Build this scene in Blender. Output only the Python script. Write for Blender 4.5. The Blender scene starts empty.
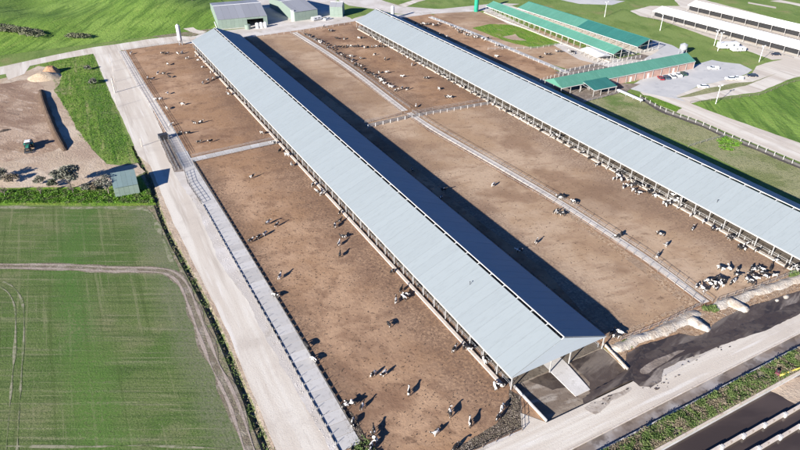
import bpy, math, random
from mathutils import Vector, Matrix, noise
from mathutils.geometry import tessellate_polygon
random.seed(7)
R = math.radians
S = bpy.context.scene
# ---------------------------------------------------------------- camera
CAM_H, PITCH, YAW, FPX = 100.0, R(32.1), R(28.2), 632.0
cd = bpy.data.cameras.new('camera'); cam = bpy.data.objects.new('camera', cd)
S.collection.objects.link(cam); S.camera = cam
cam.location = (0, 0, CAM_H); cam.rotation_euler = (R(90) - PITCH, 0, -YAW)
cd.sensor_width = 36; cd.lens = FPX / 800 * 36; cd.clip_start = 1; cd.clip_end = 12000
# ---------------------------------------------------------------- sky, sun, exposure
SUN_EL, SUN_AZ = R(20.0), R(249.0)          # azimuth clockwise from +Y
w = bpy.data.worlds.new('World'); S.world = w; w.use_nodes = True
nt = w.node_tree; bgn = nt.nodes['Background']
sk = nt.nodes.new('ShaderNodeTexSky'); sk.sky_type = 'NISHITA'; sk.sun_disc = False
sk.sun_elevation = SUN_EL; sk.sun_rotation = SUN_AZ; sk.ozone_density = 10.0; sk.dust_density = 0.2; sk.air_density = 0.6; sk.altitude = 300
nt.links.new(sk.outputs[0], bgn.inputs[0]); bgn.inputs[1].default_value = 0.07
sl = bpy.data.lights.new('sun', 'SUN'); sl.energy = 5.0; sl.angle = R(0.5); sl.color = (1.0, 0.955, 0.885)
so = bpy.data.objects.new('sun', sl); S.collection.objects.link(so)
toward = Vector((math.sin(SUN_AZ) * math.cos(SUN_EL), math.cos(SUN_AZ) * math.cos(SUN_EL), math.sin(SUN_EL)))
so.rotation_euler = toward.to_track_quat('Z', 'Y').to_euler(); so.location = (0, 0, 300)
S.view_settings.view_transform = 'Standard'; S.view_settings.look = 'None'
S.view_settings.exposure = 1.28; S.view_settings.gamma = 1
C = S.collection

# ---------------------------------------------------------------- helpers
def at(px, py, z=0.0):
    """survey point: photograph position (800x450) to the point of the place at height z"""
    u = px - 400.0; v = 225.0 - py
    fw = FPX * math.cos(PITCH) + v * math.sin(PITCH); dn = FPX * math.sin(PITCH) - v * math.cos(PITCH)
    t = (CAM_H - z) / dn; F = fw * t; Q = u * t
    return Vector((F * math.sin(YAW) + Q * math.cos(YAW), F * math.cos(YAW) - Q * math.sin(YAW), z))

MATS = {}
def nn(nt, t, **kw):
    n = nt.nodes.new(t)
    for k, v in kw.items(): setattr(n, k, v)
    return n
def base_mat(name, rough=0.8, metal=0.0, spec=0.3):
    m = bpy.data.materials.new(name); m.use_nodes = True
    b = m.node_tree.nodes['Principled BSDF']
    b.inputs['Roughness'].default_value = rough; b.inputs['Metallic'].default_value = metal
    b.inputs['Specular IOR Level'].default_value = spec
    MATS[name] = m
    return m, m.node_tree, b
def tex_noise(t, vec, scale, detail=3, rough=0.6, dist=0.0):
    n = nn(t, 'ShaderNodeTexNoise'); n.inputs['Scale'].default_value = scale
    n.inputs['Detail'].default_value = detail; n.inputs['Roughness'].default_value = rough
    n.inputs['Distortion'].default_value = dist
    t.links.new(vec, n.inputs['Vector']); return n.outputs['Fac']
def ramp(t, fac, a, b, const=False):
    r = nn(t, 'ShaderNodeMapRange'); r.inputs[1].default_value = a; r.inputs[2].default_value = b
    r.interpolation_type = 'LINEAR' if const else 'SMOOTHSTEP'
    t.links.new(fac, r.inputs[0]); return r.outputs[0]
def mixc(t, fac, a, b, blend='MIX'):
    m = nn(t, 'ShaderNodeMix', data_type='RGBA', blend_type=blend)
    for s, v in ((0, fac), (6, a), (7, b)):
        if hasattr(v, 'is_linked') or hasattr(v, 'links'): t.links.new(v, m.inputs[s])
        else: m.inputs[s].default_value = (*v, 1) if isinstance(v, tuple) and len(v) == 3 else v
    return m.outputs[2]
def mathn(t, op, a, b=0.0):
    m = nn(t, 'ShaderNodeMath', operation=op)
    for i, v in enumerate((a, b)):
        if hasattr(v, 'links'): t.links.new(v, m.inputs[i])
        else: m.inputs[i].default_value = v
    return m.outputs[0]
def mapped(t, rot=0.0, scale=(1, 1, 1), coord='Object'):
    tc = nn(t, 'ShaderNodeTexCoord'); src = tc.outputs[coord]
    if rot:
        m0 = nn(t, 'ShaderNodeMapping'); m0.inputs['Rotation'].default_value = (0, 0, rot); t.links.new(src, m0.inputs['Vector']); src = m0.outputs[0]
    mp = nn(t, 'ShaderNodeMapping'); mp.inputs['Scale'].default_value = scale
    t.links.new(src, mp.inputs['Vector']); return mp.outputs[0]
def bump(t, b, h, strength=0.4, dist=0.1):
    n = nn(t, 'ShaderNodeBump'); n.inputs['Strength'].default_value = strength; n.inputs['Distance'].default_value = dist
    t.links.new(h, n.inputs['Height']); t.links.new(n.outputs[0], b.inputs['Normal'])
def ground_mat(name, layers, bumps=(0.8, 0.5, 0.3), rough=0.9, spec=0.15):
    """layers: list of (colour,) for the first and (colour, scale, lo, hi, amount, rot, (sx,sy)) for the rest"""
    m, t, b = base_mat(name, rough, 0, spec)
    col = layers[0][0]
    for L in layers[1:]:
        c, sc, lo, hi, amt = L[:5]
        rot = L[5] if len(L) > 5 else 0.0; st = L[6] if len(L) > 6 else (1, 1)
        vec = mapped(t, rot, (st[0], st[1], 1))
        f = ramp(t, tex_noise(t, vec, sc, 4, 0.65), lo, hi)
        f = mathn(t, 'MULTIPLY', f, amt)
        col = mixc(t, f, col, c)
    if isinstance(col, tuple): b.inputs['Base Color'].default_value = (*col, 1)
    else: t.links.new(col, b.inputs['Base Color'])
    v = mapped(t)
    bump(t, b, tex_noise(t, v, bumps[0], 5, 0.7), bumps[1], bumps[2])
    return m
def flat_mat(name, c, rough=0.6, metal=0.0, spec=0.4, var=0.25, scale=0.6, bmp=0.0):
    m, t, b = base_mat(name, rough, metal, spec)
    v = mapped(t)
    f = ramp(t, tex_noise(t, v, scale, 4), 0.3, 0.7)
    dark = tuple(x * (1 - var) for x in c)
    t.links.new(mixc(t, f, dark, c), b.inputs['Base Color'])
    if bmp: bump(t, b, tex_noise(t, v, scale * 8, 3), bmp, 0.05)
    return m
def roof_mat(name, c, rough=0.45, metal=0.0, var=0.1, streak=0.12, dirt=(0.3, 0.28, 0.25)):
    """corrugated sheet: ribs run down the slope (local X), random tone per sheet"""
    m, t, b = base_mat(name, rough, metal, 0.5)
    oi = nn(t, 'ShaderNodeObjectInfo')
    dark = tuple(x * (1 - var) for x in c)
    col = mixc(t, oi.outputs['Random'], dark, c)
    tc = nn(t, 'ShaderNodeTexCoord')
    add = nn(t, 'ShaderNodeVectorMath', operation='ADD')
    cr = nn(t, 'ShaderNodeCombineXYZ')
    t.links.new(mathn(t, 'MULTIPLY', oi.outputs['Random'], 91.0), cr.inputs[1])
    t.links.new(tc.outputs['Object'], add.inputs[0]); t.links.new(cr.outputs[0], add.inputs[1])
    mp = nn(t, 'ShaderNodeMapping'); mp.inputs['Scale'].default_value = (0.12, 1.6, 1)
    t.links.new(add.outputs[0], mp.inputs[0])
    f = mathn(t, 'MULTIPLY', ramp(t, tex_noise(t, mp.outputs[0], 1.0, 4, 0.6), 0.45, 0.8), streak * 3)
    col = mixc(t, f, col, dirt)
    t.links.new(col, b.inputs['Base Color'])
    wv = nn(t, 'ShaderNodeTexWave', wave_type='BANDS', bands_direction='Y'); wv.inputs['Scale'].default_value = 1.6
    t.links.new(tc.outputs['Object'], wv.inputs[0])
    bump(t, b, wv.outputs['Fac'], 0.25, 0.05)
    return m

# ---- ground materials
SANDY = (0.50, 0.43, 0.37)
M_pasture = ground_mat('pasture_grass', [((0.153, 0.218, 0.055),), ((0.206, 0.269, 0.080), 0.03, .4, .6, .8), ((0.088, 0.151, 0.030), 0.11, .48, .66, .6, .3, (1, .35)),
    ((0.283, 0.235, 0.115), 0.05, .55, .72, .6), ((0.083, 0.123, 0.030), 1.1, .5, .62, .4), ((0.236, 0.291, 0.080), 0.7, .55, .7, .5, .6, (1, .3))], (0.9, .6, .4))
M_hill = ground_mat('young_crop_grass', [((0.146, 0.245, 0.040),), ((0.213, 0.319, 0.065), 0.02, .42, .6, .8), ((0.079, 0.148, 0.025), 0.22, .45, .60, .85, -0.95, (.10, 1)),
    ((0.244, 0.319, 0.070), 0.5, .52, .68, .55, -0.95, (.1, 1)), ((0.073, 0.125, 0.020), 0.9, .55, .68, .4), ((0.073, 0.148, 0.020), .035, .52, .68, .5, .4, (1, .3))], (0.6, .8, .6))
M_brightgrass = ground_mat('rank_grass', [((0.143, 0.259, 0.028),), ((0.209, 0.259, 0.050), 0.12, .42, .62, .8), ((0.072, 0.154, 0.020), 0.5, .48, .64, .65, .1, (1, .2)),
    ((0.341, 0.308, 0.150), 0.25, .56, .7, .65, .1, (1, .3)), ((0.050, 0.094, 0.018), 1.6, .52, .64, .5)], (1.0, 1, .8))
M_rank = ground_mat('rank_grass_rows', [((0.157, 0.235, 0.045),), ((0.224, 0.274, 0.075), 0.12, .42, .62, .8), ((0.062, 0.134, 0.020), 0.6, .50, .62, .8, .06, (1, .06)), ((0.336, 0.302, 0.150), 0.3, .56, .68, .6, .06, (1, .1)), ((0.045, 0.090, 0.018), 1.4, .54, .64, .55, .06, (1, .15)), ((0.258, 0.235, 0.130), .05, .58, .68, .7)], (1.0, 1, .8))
M_field = ground_mat('sown_field', [((0.119, 0.158, 0.050),), ((0.078, 0.137, 0.030), 0.04, .44, .60, .85), ((0.184, 0.184, 0.090), 0.05, .50, .66, .75), ((0.059, 0.105, 0.025), .025, .52, .66, .5, .9, (1, .5)),
    ((0.248, 0.236, 0.140), 0.9, .53, .64, .55, YAW, (.03, 1)), ((0.054, 0.089, 0.025), 1.3, .49, .60, .6, YAW, (.03, 1)), ((0.032, 0.063, 0.013), 2.6, .52, .62, .6), ((0.281, 0.263, 0.162), 3.0, .56, .66, .55), ((0.238, 0.231, 0.126), 0.8, .56, .66, .4, 0.04, (1, .03)),
    ((0.054, 0.084, 0.020), 0.6, .56, .66, .4, 0.04, (1, .02))], (2.2, .7, .2))
M_pen = ground_mat('trodden_pen_earth', [((0.314, 0.188, 0.108),), ((0.427, 0.278, 0.176), 0.03, .42, .60, .95), ((0.196, 0.111, 0.068), 0.038, .50, .66, .85), ((0.345, 0.221, 0.140), 0.25, .48, .68, .6, .5, (.5, 1)), ((0.211, 0.125, 0.077), 0.16, .50, .66, .7, .2),
    ((0.134, 0.079, 0.050), 0.55, .58, .70, .65, .9, (.5, 1)), ((0.088, 0.052, 0.034), 1.3, .60, .68, .75, .9, (.6, 1)), ((0.484, 0.326, 0.211), 0.8, .58, .7, .4), ((0.165, 0.096, 0.063), .012, .52, .62, .35)], (1.0, .55, .22))
M_pen_pale = ground_mat('dry_pen_earth', [((0.365, 0.245, 0.153),), ((0.450, 0.328, 0.227), 0.035, .40, .60, .95), ((0.235, 0.147, 0.093), 0.04, .50, .66, .8), ((0.300, 0.195, 0.126), 0.2, .48, .66, .65, .2, (.4, 1)),
    ((0.170, 0.109, 0.071), 0.5, .58, .70, .6, .2, (.4, 1)), ((0.100, 0.065, 0.043), 1.4, .605, .68, .7, .2, (.5, 1)), ((0.210, 0.133, 0.085), .013, .52, .62, .4)], (1.0, .5, .2))
M_yard_dirt = ground_mat('brown_yard_dirt', [((0.306, 0.209, 0.145),), ((0.449, 0.335, 0.246), 0.05, .46, .64, .9), ((0.224, 0.144, 0.102), 0.06, .50, .64, .85, .9, (.4, 1)), ((0.173, 0.116, 0.085), 0.25, .54, .68, .65, .9, (.25, 1)), ((0.571, 0.456, 0.365), .4, .56, .68, .6, .9, (.3, 1))], (1.0, .9, .3))
M_flow = ground_mat('slurry_flow', [((0.075, 0.056, 0.045),), ((0.17, 0.140, 0.115), 0.10, .47, .60, .85, -.25, (.35, 1.6)), ((0.035, 0.027, 0.024), 0.13, .50, .60, .9, -.35, (.3, 1.5)), ((0.30, 0.255, 0.215), 0.10, .585, .66, .8, -.3, (.3, 1.6)), ((.12, .095, .078), .6, .5, .66, .6)], (1.2, .5, .15), .45, .4)
M_dirtyconc = ground_mat('dung_smeared_concrete', [((0.26, 0.215, 0.175),), ((0.16, 0.122, 0.094), 0.12, .46, .60, .9, .2, (.35, 1.5)), ((0.36, 0.315, 0.27), 0.2, .54, .66, .8, .2, (.4, 1.4)), ((0.085, 0.065, 0.052), 0.25, .56, .66, .8, .2, (.4, 1.5)), ((.10, .075, .06), 1.2, .58, .68, .6)], (2, .5, .15), .7, .25)
def road_mat(name, st):
    return ground_mat(name, [((0.55, 0.485, 0.41),), ((0.65, 0.60, 0.525), 0.16, .44, .60, .95, 0.02, st), ((0.42, 0.36, 0.30), 0.30, .54, .68, .75, 0.02, st), ((0.47, .41, .35), 0.05, .5, .68, .7), ((.70, .665, .615), .55, .56, .68, .6, .02, st),
    ((0.34, 0.29, 0.24), 1.6, .60, .70, .45)], (3.0, .4, .12))
M_road = road_mat('white_gravel', (1, .05)); M_road_x = road_mat('white_gravel_cross', (.05, 1))
M_road_dim = ground_mat('farm_road_gravel', [((0.50, 0.455, 0.41),), ((0.62, 0.58, 0.545), 0.06, .42, .64, .85), ((0.36, 0.31, 0.25), 0.11, .54, .7, .6), ((0.3, 0.27, 0.22), 1.5, .6, .7, .4)], (3.0, .5, .15))
M_yard = ground_mat('asphalt_yard', [((0.46, 0.455, 0.45),), ((0.55, 0.535, 0.515), 0.05, .42, .64, .8), ((0.30, 0.30, 0.31), 0.3, .55, .7, .5)], (3.0, .3, .1))
M_sand = ground_mat('sandy_yard_earth', [((0.439, 0.337, 0.244),), ((0.551, 0.451, 0.348), 0.06, .42, .62, .9), ((0.352, 0.252, 0.187), 0.07, .50, .66, .75, .9, (.4, 1)), ((0.255, 0.190, 0.144), 0.35, .56, .7, .55, .9, (.3, 1)),
    ((0.337, 0.257, 0.191), 1.5, .58, .7, .5)], (1.2, .9, .3))
M_verge = ground_mat('weedy_verge', [((0.24, 0.20, 0.135),), ((0.12, 0.16, 0.05), 0.3, .45, .62, .8), ((0.36, 0.31, 0.24), 0.5, .52, .66, .8), ((0.07, .08, .03), 1.3, .54, .66, .7)], (2, 1, .4))
M_track = ground_mat('rutted_track_soil', [((0.20, 0.175, 0.12),), ((0.16, 0.125, 0.095), 0.7, .45, .62, .8), ((0.36, 0.31, 0.26), 0.3, .5, .64, .6)], (2, 1, .3))
M_rutfaint = ground_mat('faint_rut', [((0.27, 0.255, 0.175),), ((0.13, .155, .07), 0.9, .46, .6, .8), ((.11, .145, .05), .25, .48, .6, .8)], (2, .4, .1))
M_rut = ground_mat('pale_rut_soil', [((0.368, 0.304, 0.255),), ((0.264, 0.211, 0.175), 0.5, .45, .65, .8)], (2, .6, .2))
M_dry = ground_mat('dry_paddock_grass', [((0.270, 0.265, 0.140),), ((0.171, 0.195, 0.072), 0.06, .45, .62, .85), ((0.324, 0.310, 0.162), 0.12, .5, .66, .75, .5, (.4, 1)), ((0.099, 0.120, 0.038), 0.9, .52, .64, .6),
    ((0.081, 0.160, 0.025), 0.035, .58, .68, .7)], (1.6, 1, .4))
M_conc = ground_mat('weathered_concrete', [((0.50, 0.475, 0.45),), ((0.60, 0.575, 0.55), 0.2, .42, .64, .8), ((0.37, 0.345, 0.32), 0.5, .54, .7, .6), ((0.28, .26, .24), 2, .6, .7, .4)], (3, .3, .1))
def slab_material(name, base, alt):
    m, t, b = base_mat(name, 0.85, 0, .2)
    oi = nn(t, 'ShaderNodeObjectInfo'); v = mapped(t, 0, (1, 1, 1), 'Object')
    col = mixc(t, oi.outputs['Random'], base, alt)
    f = mathn(t, 'MULTIPLY', ramp(t, tex_noise(t, v, 0.9, 4), .5, .72), .5)
    col = mixc(t, f, col, tuple(x * .62 for x in base))
    t.links.new(col, b.inputs['Base Color']); bump(t, b, tex_noise(t, v, 5, 4), .3, .05); return m
M_slab = slab_material('grey_slab', (0.42, 0.40, 0.38), (0.53, 0.51, 0.49))
M_slab_warm = slab_material('walkway_slab', (0.50, 0.445, 0.39), (0.58, 0.53, 0.475))
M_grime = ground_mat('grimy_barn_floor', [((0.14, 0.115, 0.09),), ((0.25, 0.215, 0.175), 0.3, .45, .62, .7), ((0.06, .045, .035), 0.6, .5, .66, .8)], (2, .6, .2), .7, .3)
M_slurry = ground_mat('wet_slurry', [((0.055, 0.040, 0.032),), ((0.10, 0.078, 0.062), 0.25, .45, .62, .8, .4, (.5, 1)), ((0.035, 0.027, 0.024), 0.6, .5, .66, .8), ((0.2, .165, .135), 0.16, .6, .7, .6, .4, (.25, 1))], (1.5, .5, .15), .42, .4)
M_slurry_dry = ground_mat('drying_slurry', [((0.20, 0.16, 0.13),), ((0.30, 0.25, 0.21), 0.3, .45, .62, .8), ((0.09, .07, .055), 0.5, .52, .66, .7)], (1.5, .8, .2), .7, .3)
M_chip = ground_mat('straw_litter', [((0.36, 0.235, 0.145),), ((0.52, 0.38, 0.26), 1.1, .45, .58, .8), ((0.17, 0.10, 0.06), 1.7, .52, .62, .8), ((0.30, .22, .16), 0.2, .45, .6, .6)], (3, 1, .4))
M_rubble = ground_mat('dark_stony_mud', [((0.10, 0.078, 0.063),), ((0.22, 0.185, 0.155), 1.4, .52, .6, .8), ((0.04, .032, .027), 1.1, .5, .6, .7)], (3, 1, .5))
M_pale_bank = ground_mat('pale_lime_bank', [((0.50, 0.44, 0.37),), ((0.37, 0.30, 0.235), 0.5, .48, .64, .8), ((0.22, .17, .135), 0.9, .56, .66, .65), ((0.60, .555, .49), 0.2, .5, .64, .7)], (1.8, 1, .4))
M_darkstrip = ground_mat('dark_ground_strip', [((0.085, 0.075, 0.07),), ((0.15, .135, .12), .6, .5, .66, .7)], (2, .5, .15))
M_stain = ground_mat('dirty_gravel_stain', [((0.40, 0.345, 0.295),), ((0.26, 0.21, 0.17), 0.3, .45, .62, .8), ((0.5, .45, .39), 0.8, .5, .66, .7)], (2, .5, .15))
M_lime = ground_mat('lime_heap', [((0.50, 0.45, 0.375),), ((0.30, 0.24, 0.19), 0.5, .5, .64, .85), ((0.56, .52, .45), 0.2, .5, .64, .7)], (1.2, .6, .2))
M_bark = flat_mat('grey_bark', (0.22, 0.18, 0.15), .9)
def water_mat(name, c, rough=0.12):
    m, t, b = base_mat(name, rough, 0, .5)
    v = mapped(t, .4, (.4, 1, 1)); f = ramp(t, tex_noise(t, v, .15, 3), .4, .66)
    t.links.new(mixc(t, f, c, tuple(x * 1.5 for x in c)), b.inputs['Base Color'])
    bump(t, b, tex_noise(t, mapped(t), 1.2, 3), .12, .05); return m
M_pond = water_mat('pond_effluent', (0.050, 0.037, 0.031))
M_channel_liquid = ground_mat('channel_sludge', [((0.20, 0.165, 0.145),), ((0.33, 0.31, 0.31), 0.09, .45, .6, .9), ((0.09, .07, .06), 0.15, .5, .6, .7)], (1, .2, .1), .35, .4)
def add_band(m, x0, x1, colr, soft, y0=-999, y1=999):
    """a soft-edged strip of other colour: fresher crop, darker earth, painted furrow shade"""
    t = m.node_tree; b = t.nodes['Principled BSDF']; src = b.inputs['Base Color'].links[0].from_socket
    v = mapped(t); sp = nn(t, 'ShaderNodeSeparateXYZ'); t.links.new(v, sp.inputs[0])
    wob = mathn(t, 'MULTIPLY', mathn(t, 'SUBTRACT', tex_noise(t, v, .12, 4, .7), .5), 9.0); x = mathn(t, 'ADD', sp.outputs[0], wob); y = mathn(t, 'ADD', sp.outputs[1], wob)
    f = mathn(t, 'MULTIPLY', ramp(t, x, x0 - soft, x0 + soft), ramp(t, x, x1 + soft, x1 - soft))
    f = mathn(t, 'MULTIPLY', f, mathn(t, 'MULTIPLY', ramp(t, y, y0 - 6, y0 + 6), ramp(t, y, y1 + 6, y1 - 6)))
    f = mathn(t, 'MULTIPLY', f, ramp(t, tex_noise(t, v, 1.4, 4, .7), .30, .62))
    t.links.new(mixc(t, mathn(t, 'MULTIPLY', f, .85), src, colr), b.inputs['Base Color'])
add_band(M_field, -17.5, -8.0, (0.085, 0.165, 0.032), 3, 60, 128)
add_band(M_field, -17.0, -10.0, (0.07, 0.15, 0.03), 3, 128, 172)
add_band(M_field, -14.0, -4.0, (0.07, 0.14, 0.03), 3, 172, 196)
add_band(M_field, 6.0, 14.0, (0.16, 0.165, 0.10), 3, 60, 210)
add_band(M_rank, 5, 12.5, (0.05, 0.12, 0.02), .8, 232, 330)  # furrow shade along the road edge, painted into the grass colour
add_band(M_rank, 1, 2.5, (0.06, 0.13, 0.02), .8, 232, 330)  # narrower second line of painted furrow shade
add_band(M_pen, 54, 75, (0.16, 0.10, 0.07), 6, 66, 345)
add_band(M_pen, 149, 165, (0.16, 0.10, 0.07), 5, 205, 350)
add_band(M_pen, 121, 133, (0.17, 0.11, 0.075), 4, 205, 350)
add_band(M_pen, 29, 36, (0.17, 0.11, 0.075), 3, 60, 210)
add_band(M_pen_pale, 147, 165, (0.19, 0.125, 0.09), 6, 60, 205)
add_band(M_pen_pale, 89, 104, (0.19, 0.13, 0.095), 4, 60, 350)
def leaf_mat(name, a, b_, rough=.7):
    m, t, b = base_mat(name, rough, 0, .25)
    v = mapped(t); col = mixc(t, ramp(t, tex_noise(t, v, 1.2, 3), .35, .65), a, b_)
    col = mixc(t, mathn(t, 'MULTIPLY', ramp(t, tex_noise(t, v, 6, 2), .5, .7), .5), col, tuple(x * .5 for x in a))
    t.links.new(col, b.inputs['Base Color']); return m
M_gum = leaf_mat('gum_leaves', (0.115, 0.115, 0.08), (0.24, 0.235, 0.19))
M_weed = leaf_mat('weed_leaves', (0.07, 0.125, 0.03), (0.155, 0.195, 0.065))
M_deadweed = leaf_mat('dead_weed_stems', (0.17, 0.14, 0.09), (0.26, 0.215, 0.15))
M_scrub = leaf_mat('grey_scrub_leaves', (0.12, 0.125, 0.075), (0.20, 0.20, 0.12))
M_darkbush = leaf_mat('dark_scrub_leaves', (0.05, 0.065, 0.035), (0.11, 0.11, 0.075))
M_lush = leaf_mat('lush_grass_blades', (0.055, 0.15, 0.012), (0.14, 0.26, 0.025))
# ---- object materials
M_zinc = roof_mat('zinc_roofing', (0.262, 0.292, 0.302), .6, 0, .045, .11, (0.18, .20, .205))
M_gable = roof_mat('gable_zinc', (0.42, 0.46, 0.48), .6, 0, .03, .05, (.2, .2, .2))
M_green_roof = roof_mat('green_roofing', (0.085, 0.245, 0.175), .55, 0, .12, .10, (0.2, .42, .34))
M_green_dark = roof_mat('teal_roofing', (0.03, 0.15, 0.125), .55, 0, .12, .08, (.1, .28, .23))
M_white_roof = roof_mat('white_roofing', (0.70, 0.69, 0.68), .6, 0, .06, .05, (.6, .58, .56))
M_grey_roof = roof_mat('grey_shed_roofing', (0.29, 0.295, 0.315), .55, 0, .15, .10, (.28, .28, .3))
M_palegreen = roof_mat('pale_green_cladding', (0.21, 0.265, 0.22), .6, 0, .12, .12, (.10, .13, .105))
M_mint = roof_mat('pale_mint_roofing', (0.20, 0.27, 0.255), .5, 0, .1, .1, (.3, .4, .38))
M_white = flat_mat('white_paint', (0.78, 0.77, 0.75), .5, var=.12)
M_offwhite = flat_mat('off_white_steel', (0.62, 0.60, 0.57), .55, var=.2)
M_postgrey = flat_mat('grey_post_paint', (0.40, 0.385, 0.365), .6, var=.25)
M_steel = flat_mat('galvanised_steel', (0.46, 0.47, 0.48), .45, .3, .5, .2)
M_darksteel = flat_mat('dark_steel', (0.06, 0.06, 0.065), .55, .2, .4)
M_black = flat_mat('black_rubber', (0.022, 0.022, 0.024), .8)
M_glass = flat_mat('dark_glass', (0.03, 0.04, 0.05), .1, 0, .6, .1)
M_belt = flat_mat('dark_belting', (0.10, 0.095, 0.09), .8)
M_kerb = ground_mat('kerb_concrete', [((0.53, 0.45, 0.38),), ((0.62, .56, .5), 0.3, .45, .62, .8), ((0.3, .22, .16), 0.7, .54, .68, .7)], (3, .3, .1))
M_brick = flat_mat('pink_brick', (0.47, 0.30, 0.24), .85, var=.2)
M_greenpaint = flat_mat('green_tank_paint', (0.02, 0.30, 0.19), .4)
M_tractor = flat_mat('tractor_green', (0.03, 0.26, 0.17), .4)
M_yellow = flat_mat('yellow_paint', (0.70, 0.55, 0.10), .5)
M_wood = flat_mat('weathered_timber', (0.24, 0.20, 0.165), .9)
def coat(name, lo, hi, white=(0.66, 0.62, 0.57), dark=(0.022, 0.020, 0.020)):
    m, t, b = base_mat(name, .75, 0, .25)
    oi = nn(t, 'ShaderNodeObjectInfo'); tc = nn(t, 'ShaderNodeTexCoord')
    add = nn(t, 'ShaderNodeVectorMath', operation='ADD'); cr = nn(t, 'ShaderNodeCombineXYZ')
    for i in range(3): t.links.new(mathn(t, 'MULTIPLY', oi.outputs['Random'], 37.0 + 11 * i), cr.inputs[i])
    t.links.new(tc.outputs['Object'], add.inputs[0]); t.links.new(cr.outputs[0], add.inputs[1])
    f = ramp(t, tex_noise(t, add.outputs[0], 1.25, 1, .4, .4), lo, hi)
    t.links.new(mixc(t, f, white, dark), b.inputs['Base Color']); return m
COATS = {'mostly white': coat('white_coat', .49, .51), 'black and white': coat('pied_coat', .43, .45), 'mostly black': coat('black_coat', .33, .35)}

class MB:
    def __init__(s): s.v = []; s.f = []; s.mi = []; s.cur = 0
    def quad(s, *p):
        i = len(s.v); s.v += [tuple(q) for q in p]; s.f.append(tuple(range(i, i + len(p)))); s.mi.append(s.cur)
    def hexa(s, b, t):
        """b, t: four bottom and four top points, anticlockwise seen from above"""
        i = len(s.v); s.v += [tuple(q) for q in b] + [tuple(q) for q in t]
        for f in ((3, 2, 1, 0), (4, 5, 6, 7), (0, 1, 5, 4), (1, 2, 6, 5), (2, 3, 7, 6), (3, 0, 4, 7)):
            s.f.append(tuple(i + k for k in f)); s.mi.append(s.cur)
    def box(s, x0, x1, y0, y1, z0, z1, tx=0, ty=0):
        s.hexa([(x0, y0, z0), (x1, y0, z0), (x1, y1, z0), (x0, y1, z0)],
               [(x0 + tx, y0 + ty, z1), (x1 - tx, y0 + ty, z1), (x1 - tx, y1 - ty, z1), (x0 + tx, y1 - ty, z1)])
    def bar(s, a, b, wd, ht=None):
        a = Vector(a); b = Vector(b); ht = ht or wd; d = (b - a)
        if d.length < 1e-6: return
        d.normalize(); up = Vector((0, 0, 1)) if abs(d.z) < .95 else Vector((0, 1, 0))
        sx = d.cross(up).normalized() * wd / 2; sz = sx.cross(d).normalized() * ht / 2
        s.hexa([a - sx - sz, a + sx - sz, b + sx - sz, b - sx - sz], [a - sx + sz, a + sx + sz, b + sx + sz, b - sx + sz])
    def tube(s, a, b, r0, r1=None, n=10, cap=True):
        a = Vector(a); b = Vector(b); r1 = r0 if r1 is None else r1; d = (b - a).normalized()
        up = Vector((0, 0, 1)) if abs(d.z) < .95 else Vector((1, 0, 0))
        u = d.cross(up).normalized(); v = d.cross(u).normalized(); i = len(s.v)
        for p, r in ((a, r0), (b, r1)):
            for k in range(n):
                q = 2 * math.pi * k / n; s.v.append(tuple(p + u * r * math.cos(q) + v * r * math.sin(q)))
        for k in range(n):
            s.f.append((i + k, i + (k + 1) % n, i + n + (k + 1) % n, i + n + k)); s.mi.append(s.cur)
        if cap:
            s.f.append(tuple(i + k for k in range(n))[::-1]); s.mi.append(s.cur)
            s.f.append(tuple(i + n + k for k in range(n))); s.mi.append(s.cur)
    def mesh(s, name, mats, off=(0, 0, 0), smooth=False):
        me = bpy.data.meshes.new(name); o = Vector(off)
        me.from_pydata([tuple(Vector(p) - o) for p in s.v], [], s.f)
        if not isinstance(mats, (list, tuple)): mats = [mats]
        for m in mats: me.materials.append(m)
        if len(mats) > 1: me.polygons.foreach_set('material_index', s.mi)
        if smooth: me.polygons.foreach_set('use_smooth', [True] * len(me.polygons))
        me.update(); return me
    def build(s, name, mats, parent=None, loc=None, smooth=False):
        return link(name, s.mesh(name, mats, loc or (0, 0, 0), smooth), parent, loc)
def link(name, me, parent=None, loc=None, rz=0.0):
    o = bpy.data.objects.new(name, me); C.objects.link(o)
    if parent: o.parent = parent
    if loc is not None: o.location = loc
    if rz: o.rotation_euler.z = rz
    return o
def tag(o, label=None, cat=None, group=None, kind=None):
    for k, v in (('label', label), ('category', cat), ('group', group), ('kind', kind)):
        if v: o[k] = v
    return o
def empty(name, loc, rz, label, cat, group=None):
    o = link(name, None, None, loc, rz); return tag(o, label, cat, group)
def struct(o, label=None): o['kind'] = 'structure'; (o.__setitem__('label', label) if label else None); return o

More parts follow.
